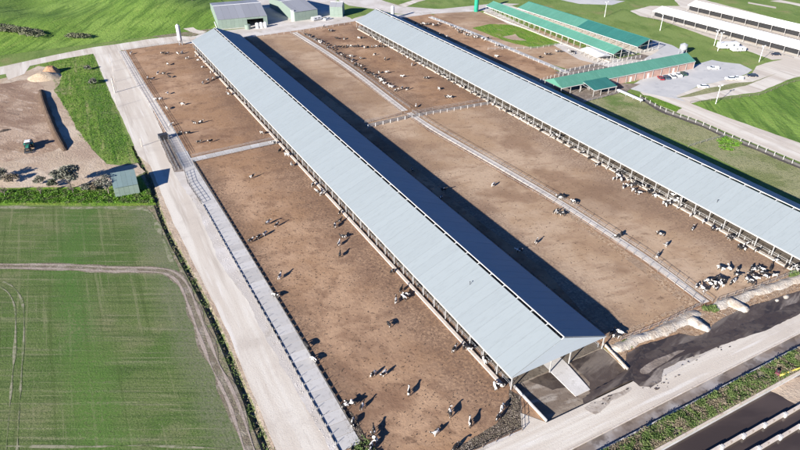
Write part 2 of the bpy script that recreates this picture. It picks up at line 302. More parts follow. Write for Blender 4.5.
def dense(pts, seg=3.0, jit=0.0, closed=True):
    out = []; n = len(pts)
    for i in range(n if closed else n - 1):
        a = Vector(pts[i]).to_2d() if len(pts[i]) > 2 else Vector(pts[i]); b = pts[(i + 1) % n]; b = Vector(b).to_2d() if len(b) > 2 else Vector(b)
        L = (b - a).length; k = max(1, int(L / seg)) if jit else 1
        k = min(k, 160)
        for j in range(k):
            p = a.lerp(b, j / k)
            if jit:
                q = noise.noise_vector(Vector((p.x * .22, p.y * .22, 3.1))) + .6 * noise.noise_vector(Vector((p.x * .9, p.y * .9, 7.7)))
                p = p + Vector((q.x, q.y)) * jit
            out.append(p)
    if not closed: out.append(Vector(pts[-1][:2]))
    return out
ZC = [0]
def sheet(name, pts, z, mat, jit=0.0, holes=(), seg=3.0, label=None, kind='structure', parent=None, sm=False):
    ZC[0] += 1; z = z + (0.00025 * ZC[0] if name != 'ground' else 0)
    if sm:
        pts = [Vector(p[:2]) for p in pts]; pts = closed_smooth(pts)
    loops = [[Vector((p[0], p[1], 0)) for p in dense(pts, seg, jit)]] + [[Vector((p[0], p[1], 0)) for p in h] for h in holes]
    tri = tessellate_polygon(loops); vs = [tuple((p.x, p.y, z)) for l in loops for p in l]
    fs = []
    for a, b, c in tri:
        A, B, Cc = Vector(vs[a]), Vector(vs[b]), Vector(vs[c])
        fs.append((a, b, c) if (B - A).cross(Cc - A).z > 0 else (a, c, b))
    me = bpy.data.meshes.new(name); me.from_pydata(vs, [], fs); me.materials.append(mat); me.update()
    o = link(name, me, parent)
    if kind: o['kind'] = kind
    if label: o['label'] = label
    return o
def P2(*p): return [tuple(q[:2]) for q in PX(*p)]
def closed_smooth(p, k=5):
    n = len(p); out = []
    for i in range(n):
        a, b, c, d = p[i - 1], p[i], p[(i + 1) % n], p[(i + 2) % n]
        for j in range(k):
            t = j / k; out.append(.5 * ((2 * b) + (c - a) * t + (2 * a - 5 * b + 4 * c - d) * t * t + (3 * b - a - 3 * c + d) * t ** 3))
    return out
def PX(*p): return [at(*q) for q in p]
def ribbon(name, pts, width, z, mat, jit=.15, **kw):
    ZC[0] += 1; z += 0.00025 * ZC[0]
    pts = smooth_line([Vector(p[:2]) for p in pts]); L = []; Rr = []
    for i, p in enumerate(pts):
        d = (pts[min(i + 1, len(pts) - 1)] - pts[max(i - 1, 0)]).normalized(); n = Vector((-d.y, d.x))
        wd = width * (.5 + jit * noise.noise(Vector((p.x * .15, p.y * .15, z * 9)))); L.append(p + n * wd); Rr.append(p - n * wd)
    m = MB()
    for i in range(len(pts) - 1):
        m.quad((Rr[i].x, Rr[i].y, z), (Rr[i + 1].x, Rr[i + 1].y, z), (L[i + 1].x, L[i + 1].y, z), (L[i].x, L[i].y, z))
    return struct(m.build(name, mat), kw.get('label'))
def smooth_line(p, k=6):
    if len(p) < 3: return [p[0].lerp(p[-1], i / 12) for i in range(13)]
    q = [p[0] * 2 - p[1]] + list(p) + [p[-1] * 2 - p[-2]]; out = []
    for i in range(1, len(q) - 2):
        for j in range(k):
            t = j / k; a, b, c, d = q[i - 1:i + 3]
            out.append(.5 * ((2 * b) + (c - a) * t + (2 * a - 5 * b + 4 * c - d) * t * t + (3 * b - a - 3 * c + d) * t ** 3))
    out.append(p[-1]); return out

# ---------------------------------------------------------------- ground with its ditch, channel, apron and ponds cut out
ditch_c = smooth_line([v.to_2d() for v in PX((133, 146), (138, 158), (150, 182), (163, 223), (185, 265), (200, 293), (220, 335), (266, 448), (290, 510))])
DW = .95
def offs(line, d):
    out = []
    for i, p in enumerate(line):
        t = (line[min(i + 1, len(line) - 1)] - line[max(i - 1, 0)]).normalized(); out.append(p + Vector((-t.y, t.x)) * d)
    return out
dl = offs(ditch_c, -DW); dr = offs(ditch_c, DW)
ditch_loop = dl + dr[::-1]
CH = (20.0, 175.0, 51.7, 54.2)       # channel x0 x1 y0 y1
PD = (74.0, 175.0, 8.0, 46.3)
chan_loop = [Vector((CH[0], CH[2])), Vector((CH[1], CH[2])), Vector((CH[1], CH[3])), Vector((CH[0], CH[3]))]
pond_loop = [Vector((PD[0], PD[2])), Vector((PD[1], PD[2])), Vector((PD[1], PD[3])), Vector((PD[0], PD[3]))]
pit_loop = [Vector((66.2, 61.6)), Vector((91.2, 61.6)), Vector((91.2, 72.6)), Vector((66.2, 72.6))]
big = [(-2500, -1500), (3500, -1500), (3500, 5000), (-2500, 5000)]
g0 = sheet('ground', big, 0.0, M_pasture, holes=[ditch_loop, chan_loop, pond_loop, pit_loop], label='green pasture grass around the farm')
m = MB()
n = len(ditch_c)
for i in range(n - 1):
    a, b = (ditch_c[i], ditch_c[i + 1])
    zb = -.95
    m.quad((*dr[i], 0), (*dr[i + 1], 0), (*(b + (dr[i + 1] - b) * .15), zb), (*(a + (dr[i] - a) * .15), zb))
    m.quad((*(a + (dr[i] - a) * .15), zb), (*(b + (dr[i + 1] - b) * .15), zb), (*(b + (dl[i + 1] - b) * .15), zb), (*(a + (dl[i] - a) * .15), zb))
    m.quad((*(a + (dl[i] - a) * .15), zb), (*(b + (dl[i + 1] - b) * .15), zb), (*dl[i + 1], 0), (*dl[i], 0))
struct(m.build('ditch', M_verge), 'deep weedy ditch along the white gravel road')

# hill in the far left field
m = MB(); gx = [-240 + 8 * i for i in range(44)]; gy = [385 + 8 * j for j in range(52)]
def hill_z(x, y):
    f = lambda t: 0 if t <= 0 else (1 if t >= 1 else t * t * (3 - 2 * t))
    e = f((y - 392) / 50) * f((110 - x) / 60) * f((x + 235) / 40) * f((790 - y) / 60)
    h = 7 + 7 * noise.noise(Vector((x / 75, y / 95, 1.3))) + 2.2 * noise.noise(Vector((x / 28, y / 34, 8)))
    return 0.03 + max(0, e * h)
idx = {}
for j, y in enumerate(gy):
    for i, x in enumerate(gx): idx[i, j] = len(m.v); m.v.append((x, y, hill_z(x, y)))
for j in range(len(gy) - 1):
    for i in range(len(gx) - 1): m.f.append((idx[i, j], idx[i + 1, j], idx[i + 1, j + 1], idx[i, j + 1])); m.mi.append(0)
struct(m.build('crop_field', M_hill, smooth=True), 'bright green crop field rising beyond the top farm road')

sheet('farmyard_earth', [tuple(p[:2]) for p in PX((122, 49), (190, 39), (250, 33), (300, 27), (350, 21), (366, 13), (420, 12), (450, 18), (500, 40), (565, 75), (562, 84))] + [(186, 200), (186, 60.9), (140, 60.9), (95, 60.9), (91.4, 61.0), (91.4, 72.8), (66.0, 72.8), (66.0, 61.0), (48, 56), (28, 56), (24.5, 66), (25, 110), (25, 160), (24.5, 240), (25, 300)], .004, M_pen, 0, label='bare brown earth between pens, lanes and barns')
sheet('roadside_sand', [tuple(q) for q in (dr if dl[20].x < dr[20].x else dl)] + [(40, 40), (40, 60), (24, 120), (24, 200), (20, 235)], .004, M_sand, 0, label='sandy shoulder of the gravel road')
sheet('near_yard', [(19, 54.25), (176, 54.25), (176, 68), (91.6, 67), (91.4, 61.58), (66, 61.58), (60, 64), (40, 64), (19, 70)], .012, M_road_dim, 0, label='pale ground round the barn ends')
sheet('field_verge', [tuple(q) for q in (dl if dl[20].x < dr[20].x else dr)] + [(2, 30), (2, 120), (4, 200), (8, 222)], .006, M_verge, 0, label='weedy verge beside the ditch')
# left side sheets
Z = [0.012 * i for i in range(1, 12)]
def X_(x, y): return (x, y)
sheet('sown_field', [tuple(p[:2]) for p in PX((-60, 205), (60, 206), (140, 207), (153, 213), (166, 240), (178, 268), (192, 305), (212, 352), (234, 410), (250, 462), (262, 500))] + [(7, 40), (-140, 40), (-140, 200)], Z[1], M_field, .5, label='patchy green sown field at the near left')
sheet('verge', [tuple(p[:2]) for p in PX((134, 190), (149, 192), (157, 215), (172, 250), (186, 280), (203, 315), (215, 345), (250, 420), (262, 460), (280, 510))] + [(4, 50)] + [tuple(p[:2]) for p in PX((240, 450), (220, 395), (190, 330), (170, 275), (155, 220), (140, 207))], Z[0], M_verge, .15, label='brown weedy strip between field and ditch')
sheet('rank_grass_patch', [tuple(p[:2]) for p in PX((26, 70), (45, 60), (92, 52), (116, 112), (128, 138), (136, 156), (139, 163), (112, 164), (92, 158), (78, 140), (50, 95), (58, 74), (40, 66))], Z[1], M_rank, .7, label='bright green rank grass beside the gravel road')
sheet('grass_band', [tuple(p[:2]) for p in PX((-60, 186), (0, 186), (60, 184), (105, 186), (130, 180), (141, 176), (148, 190), (156, 205), (130, 206), (60, 205), (-60, 205))], Z[2], M_brightgrass, .5, label='lush grass band along the top of the sown field')
sheet('dirt_yard', P2((-90, 92), (0, 84), (24, 80), (40, 84), (48, 100), (56, 125), (60, 145), (46, 154), (20, 158), (-10, 164), (-90, 170)), Z[3], M_yard_dirt, 1.4, label='browner churned part of the work yard', sm=True)
sheet('dirt_yard', [tuple(p[:2]) for p in PX((-80, 86), (0, 79), (12, 76), (25, 72), (38, 66), (56, 68), (62, 76), (60, 84), (54, 90), (67, 110), (77, 129), (92, 149), (106, 164), (125, 166), (137, 164), (146, 172), (132, 178), (105, 187), (60, 187), (0, 188), (-80, 190))], Z[2], M_sand, .6, label='bare sandy work yard with tyre marks')
sheet('shed_yard', [tuple(p[:2]) for p in PX((219, 30), (270, 26), (292, 23), (340, 18), (352, 20), (338, 8), (330, -2), (318, -10), (262, -8), (250, 10))], Z[0], M_road_dim, .4, label='gravel yard between the grey sheds')
# roads
sheet('top_road', [tuple(p[:2]) for p in PX((-80, 78), (0, 67), (50, 56), (92, 47.5), (118, 44), (150, 39), (178, 36), (196, 37), (193, 44), (178, 43), (150, 46.5), (124, 50), (92, 54), (60, 59.5), (30, 66), (24, 74), (8, 80), (6, 74), (-80, 88))], Z[3], M_road, .25, label='white gravel farm road along the top field')
road_r = [at(*q) for q in ((119, 47), (134, 78), (150, 105), (163, 133), (176, 150), (186, 172), (192, 200), (208, 220), (222, 245), (253, 300), (286, 355), (308, 390), (322, 416), (337, 444), (360, 500))]
road_l = [at(*q) for q in ((300, 510), (276, 450), (262, 415), (247, 380), (229, 335), (208, 292), (193, 262), (173, 222), (160, 190), (150, 165), (138, 156), (131, 138), (119, 112), (108, 88), (92, 50))]
sheet('gravel_road', [tuple(p[:2]) for p in road_r + road_l], Z[4], M_road, .25, label='wide white gravel road beside the feed lane')
# rut trails in the sown field
tr = PX((-40, 266), (60, 267), (110, 269.5), (150, 270), (170, 273), (183, 284), (192, 305), (203, 335), (215, 365), (232, 400), (246, 440), (262, 490))
ribbon('field_track', [p.to_2d() for p in tr], 3.0, Z[3], M_track, .35, label='rutted brown track through the sown field')
trl = smooth_line([p.to_2d() for p in tr])
ribbon('wheel_rut', [p for p in offs(trl, .85)][::3], .55, Z[5], M_rut, .5, label='left pale wheel rut of the field track')
ribbon('wheel_rut', [p for p in offs(trl, -.85)][::3], .6, Z[5], M_rut, .5, label='right pale wheel rut of the field track')
for a in (((3, 282), (14, 288), (22, 302), (24, 330), (21, 380), (17, 450)), ((0, 287), (9, 294), (15, 310), (15, 345), (11, 390), (6, 450)), 
          ((-20, 446), (80, 447), (140, 446), (232, 449))):
    ribbon('wheel_rut', [p.to_2d() for p in PX(*a)], .34, Z[4], M_rutfaint, 1.2)
ribbon('field_margin', [p.to_2d() for p in PX((-30, 207), (60, 208), (120, 208), (148, 211), (160, 232), (172, 262))], 1.2, Z[3], M_rutfaint, .9, label='pale bare margin round the sown field')

# ---------------------------------------------------------------- pens
def quadsheet(name, px, z, mat, label, jit=.25): return sheet(name, [tuple(p[:2]) for p in PX(*px)], z, mat, jit, label=label)
# floor colours under both barns
sheet('barn_floor', [tuple(p[:2]) for p in (at(193, 46), at(248, 40))] + [(92.2, 210), (91.2, 72.6), (66.2, 72.6)], Z[0], M_grime, 0, label='grimy floor under the near barn')
pz = Z[1]
quadsheet('cattle_pen', ((125, 51), (188, 40.5), (232, 92), (275, 140.5), (190, 158), (174, 128), (144, 83)), pz, M_pen, 'brown earth pen beyond the short cross lane')
quadsheet('cattle_pen', ((193, 161), (276, 143), (340, 206), (430, 302), (512, 388), (521, 400), (522, 430), (480, 448), (400, 480), (362, 497), (329, 392), (308, 355), (276, 300), (243, 245), (210, 190)), pz, M_pen, 'large brown earth pen in front of the near barn')
quadsheet('cattle_pen', ((246, 37), (294, 34), (402, 112), (364, 124), (300, 75)), pz, M_pen_pale, 'narrow earth pen beyond the near barn, far half')
quadsheet('cattle_pen', ((364, 124.5), (404, 114), (428, 131), (558, 207), (638, 259), (700, 304), (640, 326), (612, 345), (545, 270), (480, 222)), pz, M_pen_pale, 'long pale earth pen between near barn and walkway')
quadsheet('cattle_pen', ((302, 31), (350, 24), (362, 27), (492, 100), (412, 111), (345, 62)), pz, M_pen, 'earth pen before the second barn, far half')
quadsheet('cattle_pen', ((412, 115), (495, 104), (600, 162), (800, 272), (800, 300), (712, 302), (648, 255), (566, 203), (440, 130)), pz, M_pen_pale, 'earth pen before the second barn, near half')
quadsheet('cattle_pen', ((400, 24), (428, 16), (450, 21), (490, 42), (560, 75), (558, 84), (500, 66), (430, 33)), pz, M_pen, 'narrow pen behind the second barn')
quadsheet('cattle_pen', ((430, 12), (476, 10), (500, 20), (540, 30), (600, 55), (620, 62), (570, 70), (520, 55), (470, 35)), Z[0], M_pen_pale, 'earth pen round the grassy plot')
quadsheet('grass_plot', ((472, 28), (490, 24), (512, 25), (535, 32), (562, 43), (548, 46), (532, 48), (505, 41)), Z[3], M_brightgrass, 'green grassy plot inside the far pen', .6)
quadsheet('bare_patch', ((502, 37), (515, 34), (520, 38), (527, 41), (513, 40)), Z[4], M_sand, 'bare sandy patch in the grassy plot', .8)
# straw rims and darker corner
quadsheet('straw_litter_strip', ((560, 208), (566, 210), (640, 262), (700, 305), (650, 324), (620, 340), (618, 334), (655, 318), (684, 305), (640, 270), (575, 222)), Z[3], M_chip, 'orange straw litter along the pen edge', .5)
quadsheet('straw_litter_strip', ((716, 300), (740, 291), (770, 282), (800, 272), (800, 278), (760, 290), (725, 302)), Z[3], M_chip, 'orange straw litter at the near end of the second pen', .4)
quadsheet('stony_mud', ((509, 390), (518, 396), (521.5, 404), (522, 429), (480, 447), (440, 462), (452, 450), (478, 436), (498, 424), (508, 406)), Z[3], M_rubble, 'dark stony mud at the pen corner', .5)
quadsheet('stony_mud', ((341, 405), (352, 412), (364, 436), (372, 452), (380, 478), (360, 478), (345, 436), (337, 412)), Z[3], M_rubble, 'dark stony mud strip beside the lane end', .4)

# ---------------------------------------------------------------- slabs laid in lanes
def slab_lane(name, label, centre, width, length, mat, z=.05, gap=.09, thick=.12, proud=.012):
    line = smooth_line([p.to_2d() for p in centre], 10)
    d = [0]; [d.append(d[-1] + (line[i + 1] - line[i]).length) for i in range(len(line) - 1)]
    o = struct(link(name, None, None, (line[0].x, line[0].y, 0)), label)
    bed = MB(); me = MB(); me.box(-width / 2, width / 2, -length / 2 + gap / 2, length / 2 - gap / 2, -thick, 0, .015, .015); shared = me.mesh('slab', mat)
    n = int(d[-1] / length); i = 0; k = min(n, 300)
    for j in range(k):
        s = (j + .5) * d[-1] / n
        while i < len(d) - 2 and d[i + 1] < s: i += 1
        t = (s - d[i]) / (d[i + 1] - d[i]); p = line[i].lerp(line[i + 1], t); dr_ = (line[i + 1] - line[i]).normalized()
        sl_ = link('slab', shared, o, (p.x - line[0].x, p.y - line[0].y, z + .035 + thick * .5 + random.uniform(0, proud)), -math.atan2(dr_.x, dr_.y)); sl_.scale.y = d[-1] / n / length
    for i in range(len(line) - 1):
        dd = (line[i + 1] - line[i]).normalized(); nn_ = Vector((-dd.y, dd.x)) * width / 2; a, b = line[i] - line[0], line[i + 1] - line[0]
        bed.quad((a - nn_).to_3d() + Vector((0, 0, z + .02)), (b - nn_).to_3d() + Vector((0, 0, z + .02)), (b + nn_).to_3d() + Vector((0, 0, z + .02)), (a + nn_).to_3d() + Vector((0, 0, z + .02)))
    bed.build('joint_bed', M_grime, o); return o
slab_lane('feed_lane', 'long grey concrete feed lane left of the near pens', [Vector((29.4, 74.5)), Vector((29.5, 110)), Vector((29.0, 160)), Vector((28.4, 205)), Vector((28.6, 222))], 4.2, 3.25, M_slab, .06)
slab_lane('feed_lane', 'darker far stretch of the feed lane', [Vector((28.8, 222)), Vector((28.6, 260)), Vector((27.6, 310)), Vector((27.2, 363))], 3.0, 3.25, M_slab_warm, .06)
slab_lane('cross_lane', 'pale concrete lane crossing between the two left pens', PX((188, 161), (230, 151.5), (277, 141.5)), 3.2, 3.2, M_slab, .07)
slab_lane('walkway', 'slab walkway between the middle pens, near half', PX((706, 303), (644, 257), (563, 204.5), (500, 167), (436, 130.5), (409, 113)), 2.3, 2.7, M_slab_warm, .07)
slab_lane('walkway', 'slab walkway between the middle pens, far half', PX((405, 111), (390, 99.5), (357, 74), (327, 53), (294.5, 32.5)), 2.7, 2.7, M_slab_warm, .07)
slab_lane('cross_lane', 'dark cross lane through the middle pens', PX((366, 126), (404, 117.5), (440, 110.5), (494, 102)), 2.6, 3.2, M_slurry_dry, .065)
slab_lane('kerb_walk', 'pale concrete path behind the second barn pen', PX((430, 17), (470, 32), (520, 53), (568, 73)), 3.0, 3.0, M_slab, .07)
# rough rubble strip between road and lane
m = [(25.6, 75), (25.2, 95), (24.6, 110), (24.8, 125), (23.0, 150), (24.0, 170), (24.3, 182), (23, 205), (23.5, 225), (27.2, 240), (27.2, 76)]
sheet('rubble_strip', m, Z[6], M_road_dim, .5, seg=1.2, label='rough pale stony strip beside the feed lane')

# ---------------------------------------------------------------- near end: apron pit, slurry, banks, channel, ponds
sheet('near_road', [(20, 54.2), (175, 54.2), (175, 61), (140, 60.5), (112, 60), (92, 59.5), (91.3, 61.58), (66.1, 61.58), (63, 66), (60.5, 62.3), (50, 62), (36, 62), (34, 66), (22, 68)], Z[3], M_road_x, 0, label='white gravel road crossing in front of the barns')
def manual(name, v, f, mat, label=None, kind='structure'):
    me = bpy.data.meshes.new(name); me.from_pydata(v, [], f); me.materials.append(mat); me.update(); o = link(name, me); o['kind'] = kind
    if label: o['label'] = label
    return o
x0, x1, y0, y1 = 66.2, 91.2, 61.6, 72.6
mm = MB(); mm.quad((x0, y0, -.9), (x1, y0, -.6), (x1, y1, -.15), (x0, y1, -.15))
mm.quad((x0, y0, 0), (x0, y0, -.9), (x0, y1, -.15), (x0, y1, 0)); mm.quad((x0, y0, -.9), (x0, y0, 0), (x1, y0, 0), (x1, y0, -.6))
mm.quad((x1, y0, -.6), (x1, y0, 0), (x1, y1, 0), (x1, y1, -.15)); mm.quad((x0, y1, -.15), (x1, y1, -.15), (x1, y1, 0), (x0, y1, 0))
struct(mm.build('apron', M_dirtyconc), 'sunken concrete apron at the open barn end')
def on_apron(x, y, d=.03):
    t = (y - y0) / (y1 - y0); s = (x - x0) / (x1 - x0); return (-.9 * (1 - s) - .6 * s) * (1 - t) - .15 * t + d
def apron_sheet(name, pts, mat, label, d=.03):
    loops = [[Vector((p.x, p.y, 0)) for p in dense(pts, 1.0, .25)]]
    loops[0] = [Vector((min(max(p.x, x0 + .05), x1 - .05), min(max(p.y, y0 + .05), y1 - .02), 0)) for p in loops[0]]
    tri = tessellate_polygon(loops)
    return manual(name, [(p.x, p.y, on_apron(p.x, p.y, d)) for p in loops[0]], tri, mat, label)
apron_sheet('slurry_pool', [(66.5, 72), (72, 72), (76, 69), (76.5, 64), (70, 66), (67, 64)], M_dirtyconc, 'drying slurry left of the concrete tongue')
apron_sheet('slurry_pool', [(70, 72.4), (76.5, 72.4), (77.5, 67), (73, 68)], M_slurry, 'wet brown slurry under the barn gable', .05)
apron_sheet('slurry_pool', [(81.5, 72.4), (91, 72.4), (91, 61.8), (80, 61.7), (79.5, 64), (81.5, 66)], M_flow, 'wet brown slurry at the right of the apron', .05)
# feed alley down the middle of the near barn and tongue
sheet('feed_alley', [(75.8, 72.6), (80.6, 72.6), (77.8, 349), (73.4, 349)], Z[3], M_conc, 0, label='pale concrete feed alley under the near barn')
mm = MB(); mm.hexa([(76.2, 64.5, -.8), (80.2, 64.5, -.8), (80.6, 72.6, -.2), (75.8, 72.6, -.2)], [(76.2, 64.5, -.45), (80.2, 64.5, -.45), (80.6, 72.6, .07), (75.8, 72.6, .07)])
struct(mm.build('alley_ramp', M_conc), 'pale concrete ramp tongue at the barn end')
def wall(name, label, a, b, h, th, mat, z0=0, cat='wall'):
    a = Vector(a); b = Vector(b); o = MB(); d = (b - a).normalized(); nn_ = Vector((-d.y, d.x)) * th / 2
    o.hexa([(*(a - nn_), z0), (*(b - nn_), z0), (*(b + nn_), z0), (*(a + nn_), z0)], [(*(a - nn_ * .9), h), (*(b - nn_ * .9), h), (*(b + nn_ * .9), h), (*(a + nn_ * .9), h)])
    return tag(o.build(name, mat, None, (a.x, a.y, 0)), label, cat)
wall('retaining_wall', 'concrete retaining wall on the left edge of the apron', (66.1, 72.5), (66.2, 61.8), .55, .32, M_conc, -.9)
wall('retaining_wall', 'slanted concrete wall on the right edge of the apron', (92.0, 73.0), (90.9, 64.6), .6, .3, M_pale_bank, -.9)
sheet('slurry_spill', P2((584, 405), (600, 395), (622, 384), (632, 381), (640, 387), (652, 387), (661, 381), (664, 370), (680, 362), (715, 348), (735, 341), (768, 330), (800, 314), (840, 300), (840, 270), (790, 288), (752, 300), (716, 310), (690, 330), (660, 340), (640, 346), (628, 353), (624, 362), (626, 371), (612, 380), (592, 392), (582, 399)), Z[5], M_flow, .35, seg=.9, label='dark slurry spill swirling across the near yard')
sheet('slurry_pool', P2((636, 362), (650, 352), (672, 346), (690, 341), (712, 337), (742, 325), (780, 309), (800, 302), (800, 311), (764, 327), (735, 337), (700, 350), (670, 361), (655, 372), (645, 381), (634, 378)), Z[7], M_slurry, .5, seg=.9, label='wettest darkest run of the slurry spill', sm=True)
sheet('drying_slurry', P2((640, 371), (650, 363), (664, 356), (684, 350), (672, 358), (658, 367), (646, 374)), Z[8], M_slurry_dry, .35, seg=.8, label='pale drying tongue inside the slurry spill', sm=True)
def splatter(name, label, cs, mat, z, seed):
    rnd = random.Random(seed); m = MB()
    for (px, py, sp, n_, s_) in cs:
        c = at(px, py)
        for _ in range(n_):
            x, y = c.x + rnd.gauss(0, sp * 1.6), c.y + rnd.gauss(0, sp * .6); q = s_ * rnd.uniform(.3, 1.3); k = 11; i = len(m.v); st_ = rnd.uniform(1, 2.6)
            if y > 61.2 and x < 91.5: continue
            z += .0002
            for a in range(k): t = 6.283 * a / k; w_ = q * rnd.uniform(.65, 1.25); m.v.append((x + w_ * st_ * math.cos(t), y + w_ * math.sin(t), z))
            m.f.append(tuple(range(i, i + k))); m.mi.append(0)
    return tag(m.build(name, mat), label, None, None, 'stuff')
splatter('slurry_splashes', 'small dark slurry splashes round the spill', [(662, 383, 1.2, 10, .2), (650, 388, .9, 8, .2), (690, 362, 1.2, 8, .18), (720, 350, 1.2, 6, .18), (640, 350, 1.0, 8, .2), (612, 396, 1.4, 9, .16)], M_flow, .145, 5)
sheet('damp_strip', P2((588, 405), (606, 398), (624, 388), (630, 390), (616, 398), (604, 408), (596, 414), (586, 411)), Z[6], M_stain, .8, seg=.8, label='dirty damp stain at the apron mouth', sm=True)
sheet('lime_bank', P2((606, 346), (624, 338), (660, 327), (690, 314), (705, 306), (722, 303), (760, 292), (800, 277), (815, 284), (790, 294), (745, 308), (716, 322), (700, 336), (676, 334), (650, 342), (628, 352), (624, 366), (612, 356)), Z[8], M_chip, .45, seg=1.2, sm=True, label='straw strewn foot of the bank along the pen ends')
def mound(name, label, c, rx, ry, h, mat, rz=0, cat='mound', seed=1.0, nu=22, nv=9, flat=.0):
    m = MB(); ring = []
    for j in range(nv + 1):
        t = j / nv; row = []
        for i in range(nu):
            a = 2 * math.pi * i / nu; q = 1 - t
            wob = 1 + (.55 if flat == .25 else .18) * noise.noise(Vector((math.cos(a) * 1.1, math.sin(a) * 1.1, seed)))
            z = h * (math.cos(q * math.pi) * .5 + .5) if not flat else h * min(1, (1 - q) / (1 - flat))
            z += .12 * h * noise.noise(Vector((math.cos(a) * q * 3, math.sin(a) * q * 3, seed + 5))) * (t > 0)
            row.append(len(m.v)); m.v.append((rx * q * wob * math.cos(a), ry * q * wob * math.sin(a), z if t > 0 else -.05))
        ring.append(row)
    for j in range(nv):
        for i in range(nu): m.f.append((ring[j][i], ring[j][(i + 1) % nu], ring[j + 1][(i + 1) % nu], ring[j + 1][i])); m.mi.append(0)
    o = m.build(name, mat, smooth=True); o.location = (c[0], c[1], 0); o.rotation_euler.z = rz; return tag(o, label, cat)
def berm(name, label, line, half, h, mat, seed, k=14):
    L_ = smooth_line([p.to_2d() for p in line], k); m = MB(); rows = []; prof = [(-1, -.03), (-.8, .35), (-.5, .8), (-.15, 1.0), (.2, .95), (.5, .6), (.75, .28), (1, -.03)]
    for i, p in enumerate(L_):
        d = (L_[min(i + 1, len(L_) - 1)] - L_[max(0, i - 1)]).normalized(); n_ = Vector((-d.y, d.x)); e = min(1, i / 6, (len(L_) - 1 - i) / 6); e = e ** .5 if e > 0 else 0; row = []
        for a, z in prof:
            wv = 1 + .45 * noise.noise(Vector((p.x * .22, p.y * .22, seed + (a > 0)))) + .25 * noise.noise(Vector((p.x * .9, p.y * .9, seed + a)))
            q = p + n_ * a * half * wv * (.35 + .65 * e); row.append(len(m.v)); m.v.append((q.x, q.y, z * h * e * (.8 + .5 * noise.noise(Vector((p.x * .35, p.y * .35, seed + a * .5)))) if z > 0 else -.03))
        rows.append(row)
    for i in range(len(rows) - 1):
        for c in range(len(prof) - 1): m.f.append((rows[i][c], rows[i][c + 1], rows[i + 1][c + 1], rows[i + 1][c])[::-1]); m.mi.append(0)
    return m.build(name, mat, smooth=True)
tag(berm('bank', 'pale crumbly earth bank along the near end of the shaded middle pen', PX((612, 351), (622, 346), (640, 339), (660, 331), (680, 322), (700, 312)), 1.7, .9, M_pale_bank, 3), None, None, None, 'structure')
tag(berm('bank', 'pale crumbly earth bank along the near end of the second pen', PX((712, 309), (730, 302), (752, 294), (776, 286), (800, 278), (830, 268)), 1.7, .9, M_pale_bank, 8), None, None, None, 'structure')
tag(berm('lime_mound', '', PX((688, 318), (694, 322), (702, 327), (710, 331)), 2.1, 1.2, M_pale_bank, 4), 'pale mound at the near end of the walkway', 'mound')
tag(berm('lime_mound', '', PX((726, 301), (733, 304), (742, 308), (749, 311)), 2.2, 1.2, M_pale_bank, 14), 'larger pale mound below the cow bunch', 'mound')
a = at(786, 297); mound('lime_mound', 'small pale heap lying in the slurry at the frame edge', a, 1.6, .8, .5, M_pale_bank, .2, seed=9)
mound('lime_mound', 'second small pale lump in the slurry beside the first', at(777, 300.5), 1.1, .6, .35, M_lime, .2, seed=15)
# channel
m = MB(); c0, c1, c2, c3 = CH
m.quad((c0, c2, -.75), (c1, c2, -.75), (c1, c3, -.75), (c0, c3, -.75)); m.quad((c0, c2, 0), (c1, c2, 0), (c1, c2, -.75), (c0, c2, -.75)); m.quad((c0, c3, -.75), (c1, c3, -.75), (c1, c3, 0), (c0, c3, 0))
struct(m.build('drain_channel', M_channel_liquid), 'sunken drain channel full of grey brown sludge')
wall('channel_kerb', 'low tan kerb along the road side of the drain channel', (20, 54.35), (175, 54.35), .14, .3, M_kerb, -.2, 'kerb')
wall('channel_kerb', 'thin kerb between the drain channel and the shrub strip', (20, 51.5), (175, 51.5), .12, .25, M_conc, -.2, 'kerb')
sheet('weed_bed', [(20, 46.8), (175, 46.8), (175, 51.38), (20, 51.38)], Z[1], M_verge, 0, label='soil bed of the weedy strip by the ponds')
p0, p1, p2, p3 = PD
m = MB(); m.quad((p0, p2, -.8), (p1, p2, -.8), (p1, p3, -.8), (p0, p3, -.8)); struct(m.build('pond_water', M_pond), 'dark brown effluent in the settling ponds')
m = MB(); m.quad((p0, p3, -1.2), (p1, p3, -1.2), (p1, p3, 0), (p0, p3, 0)); m.quad((p0, p2, 0), (p0, p2, -1.2), (p0, p3, -1.2), (p0, p3, 0)); m.quad((p0, p2, -1.2), (p0, p2, 0), (p1, p2, 0), (p1, p2, -1.2)); m.quad((p1, p2, 0), (p1, p3, 0), (p1, p3, -1.2), (p1, p2, -1.2))
struct(m.build('pond_side', M_conc))
wall('pond_wall', 'pale concrete rim between shrub strip and ponds', (72, 46.55), (175, 46.55), .18, .45, M_kerb, -.4)
sheet('sediment_bar', P2((772, 388), (790, 378), (830, 360), (840, 400), (806, 405), (796, 400), (785, 394)), -.76, M_sand, .5, seg=1, label='pale sediment bar in the pond corner')
def pond_divider(label, ya, yb):
    a = Vector((86, ya)); o = empty('pond_divider', (a.x, a.y, 0), 0, label, 'wall', 'pond divider walls')
    L = 150 - 86; sl = (yb - ya) / L; bx = MB(); bx.box(0, 5.6, -.22, .22, -1.2, .12); me = bx.mesh('wall_section', M_kerb)
    bp = MB(); bp.box(-.3, .3, -.34, .34, -1.2, .2); pm = bp.mesh('pier', M_conc)
    for i in range(11):
        link('wall_section', me, o, (i * 6 + .3, (i * 6) * sl, 0)); link('pier', pm, o, (i * 6, i * 6 * sl, 0))
pond_divider('pale pond dividing wall nearer the shrub strip', 41.5, 39.0)
pond_divider('pale pond dividing wall farther from the shrub strip', 38.2, 35.6)
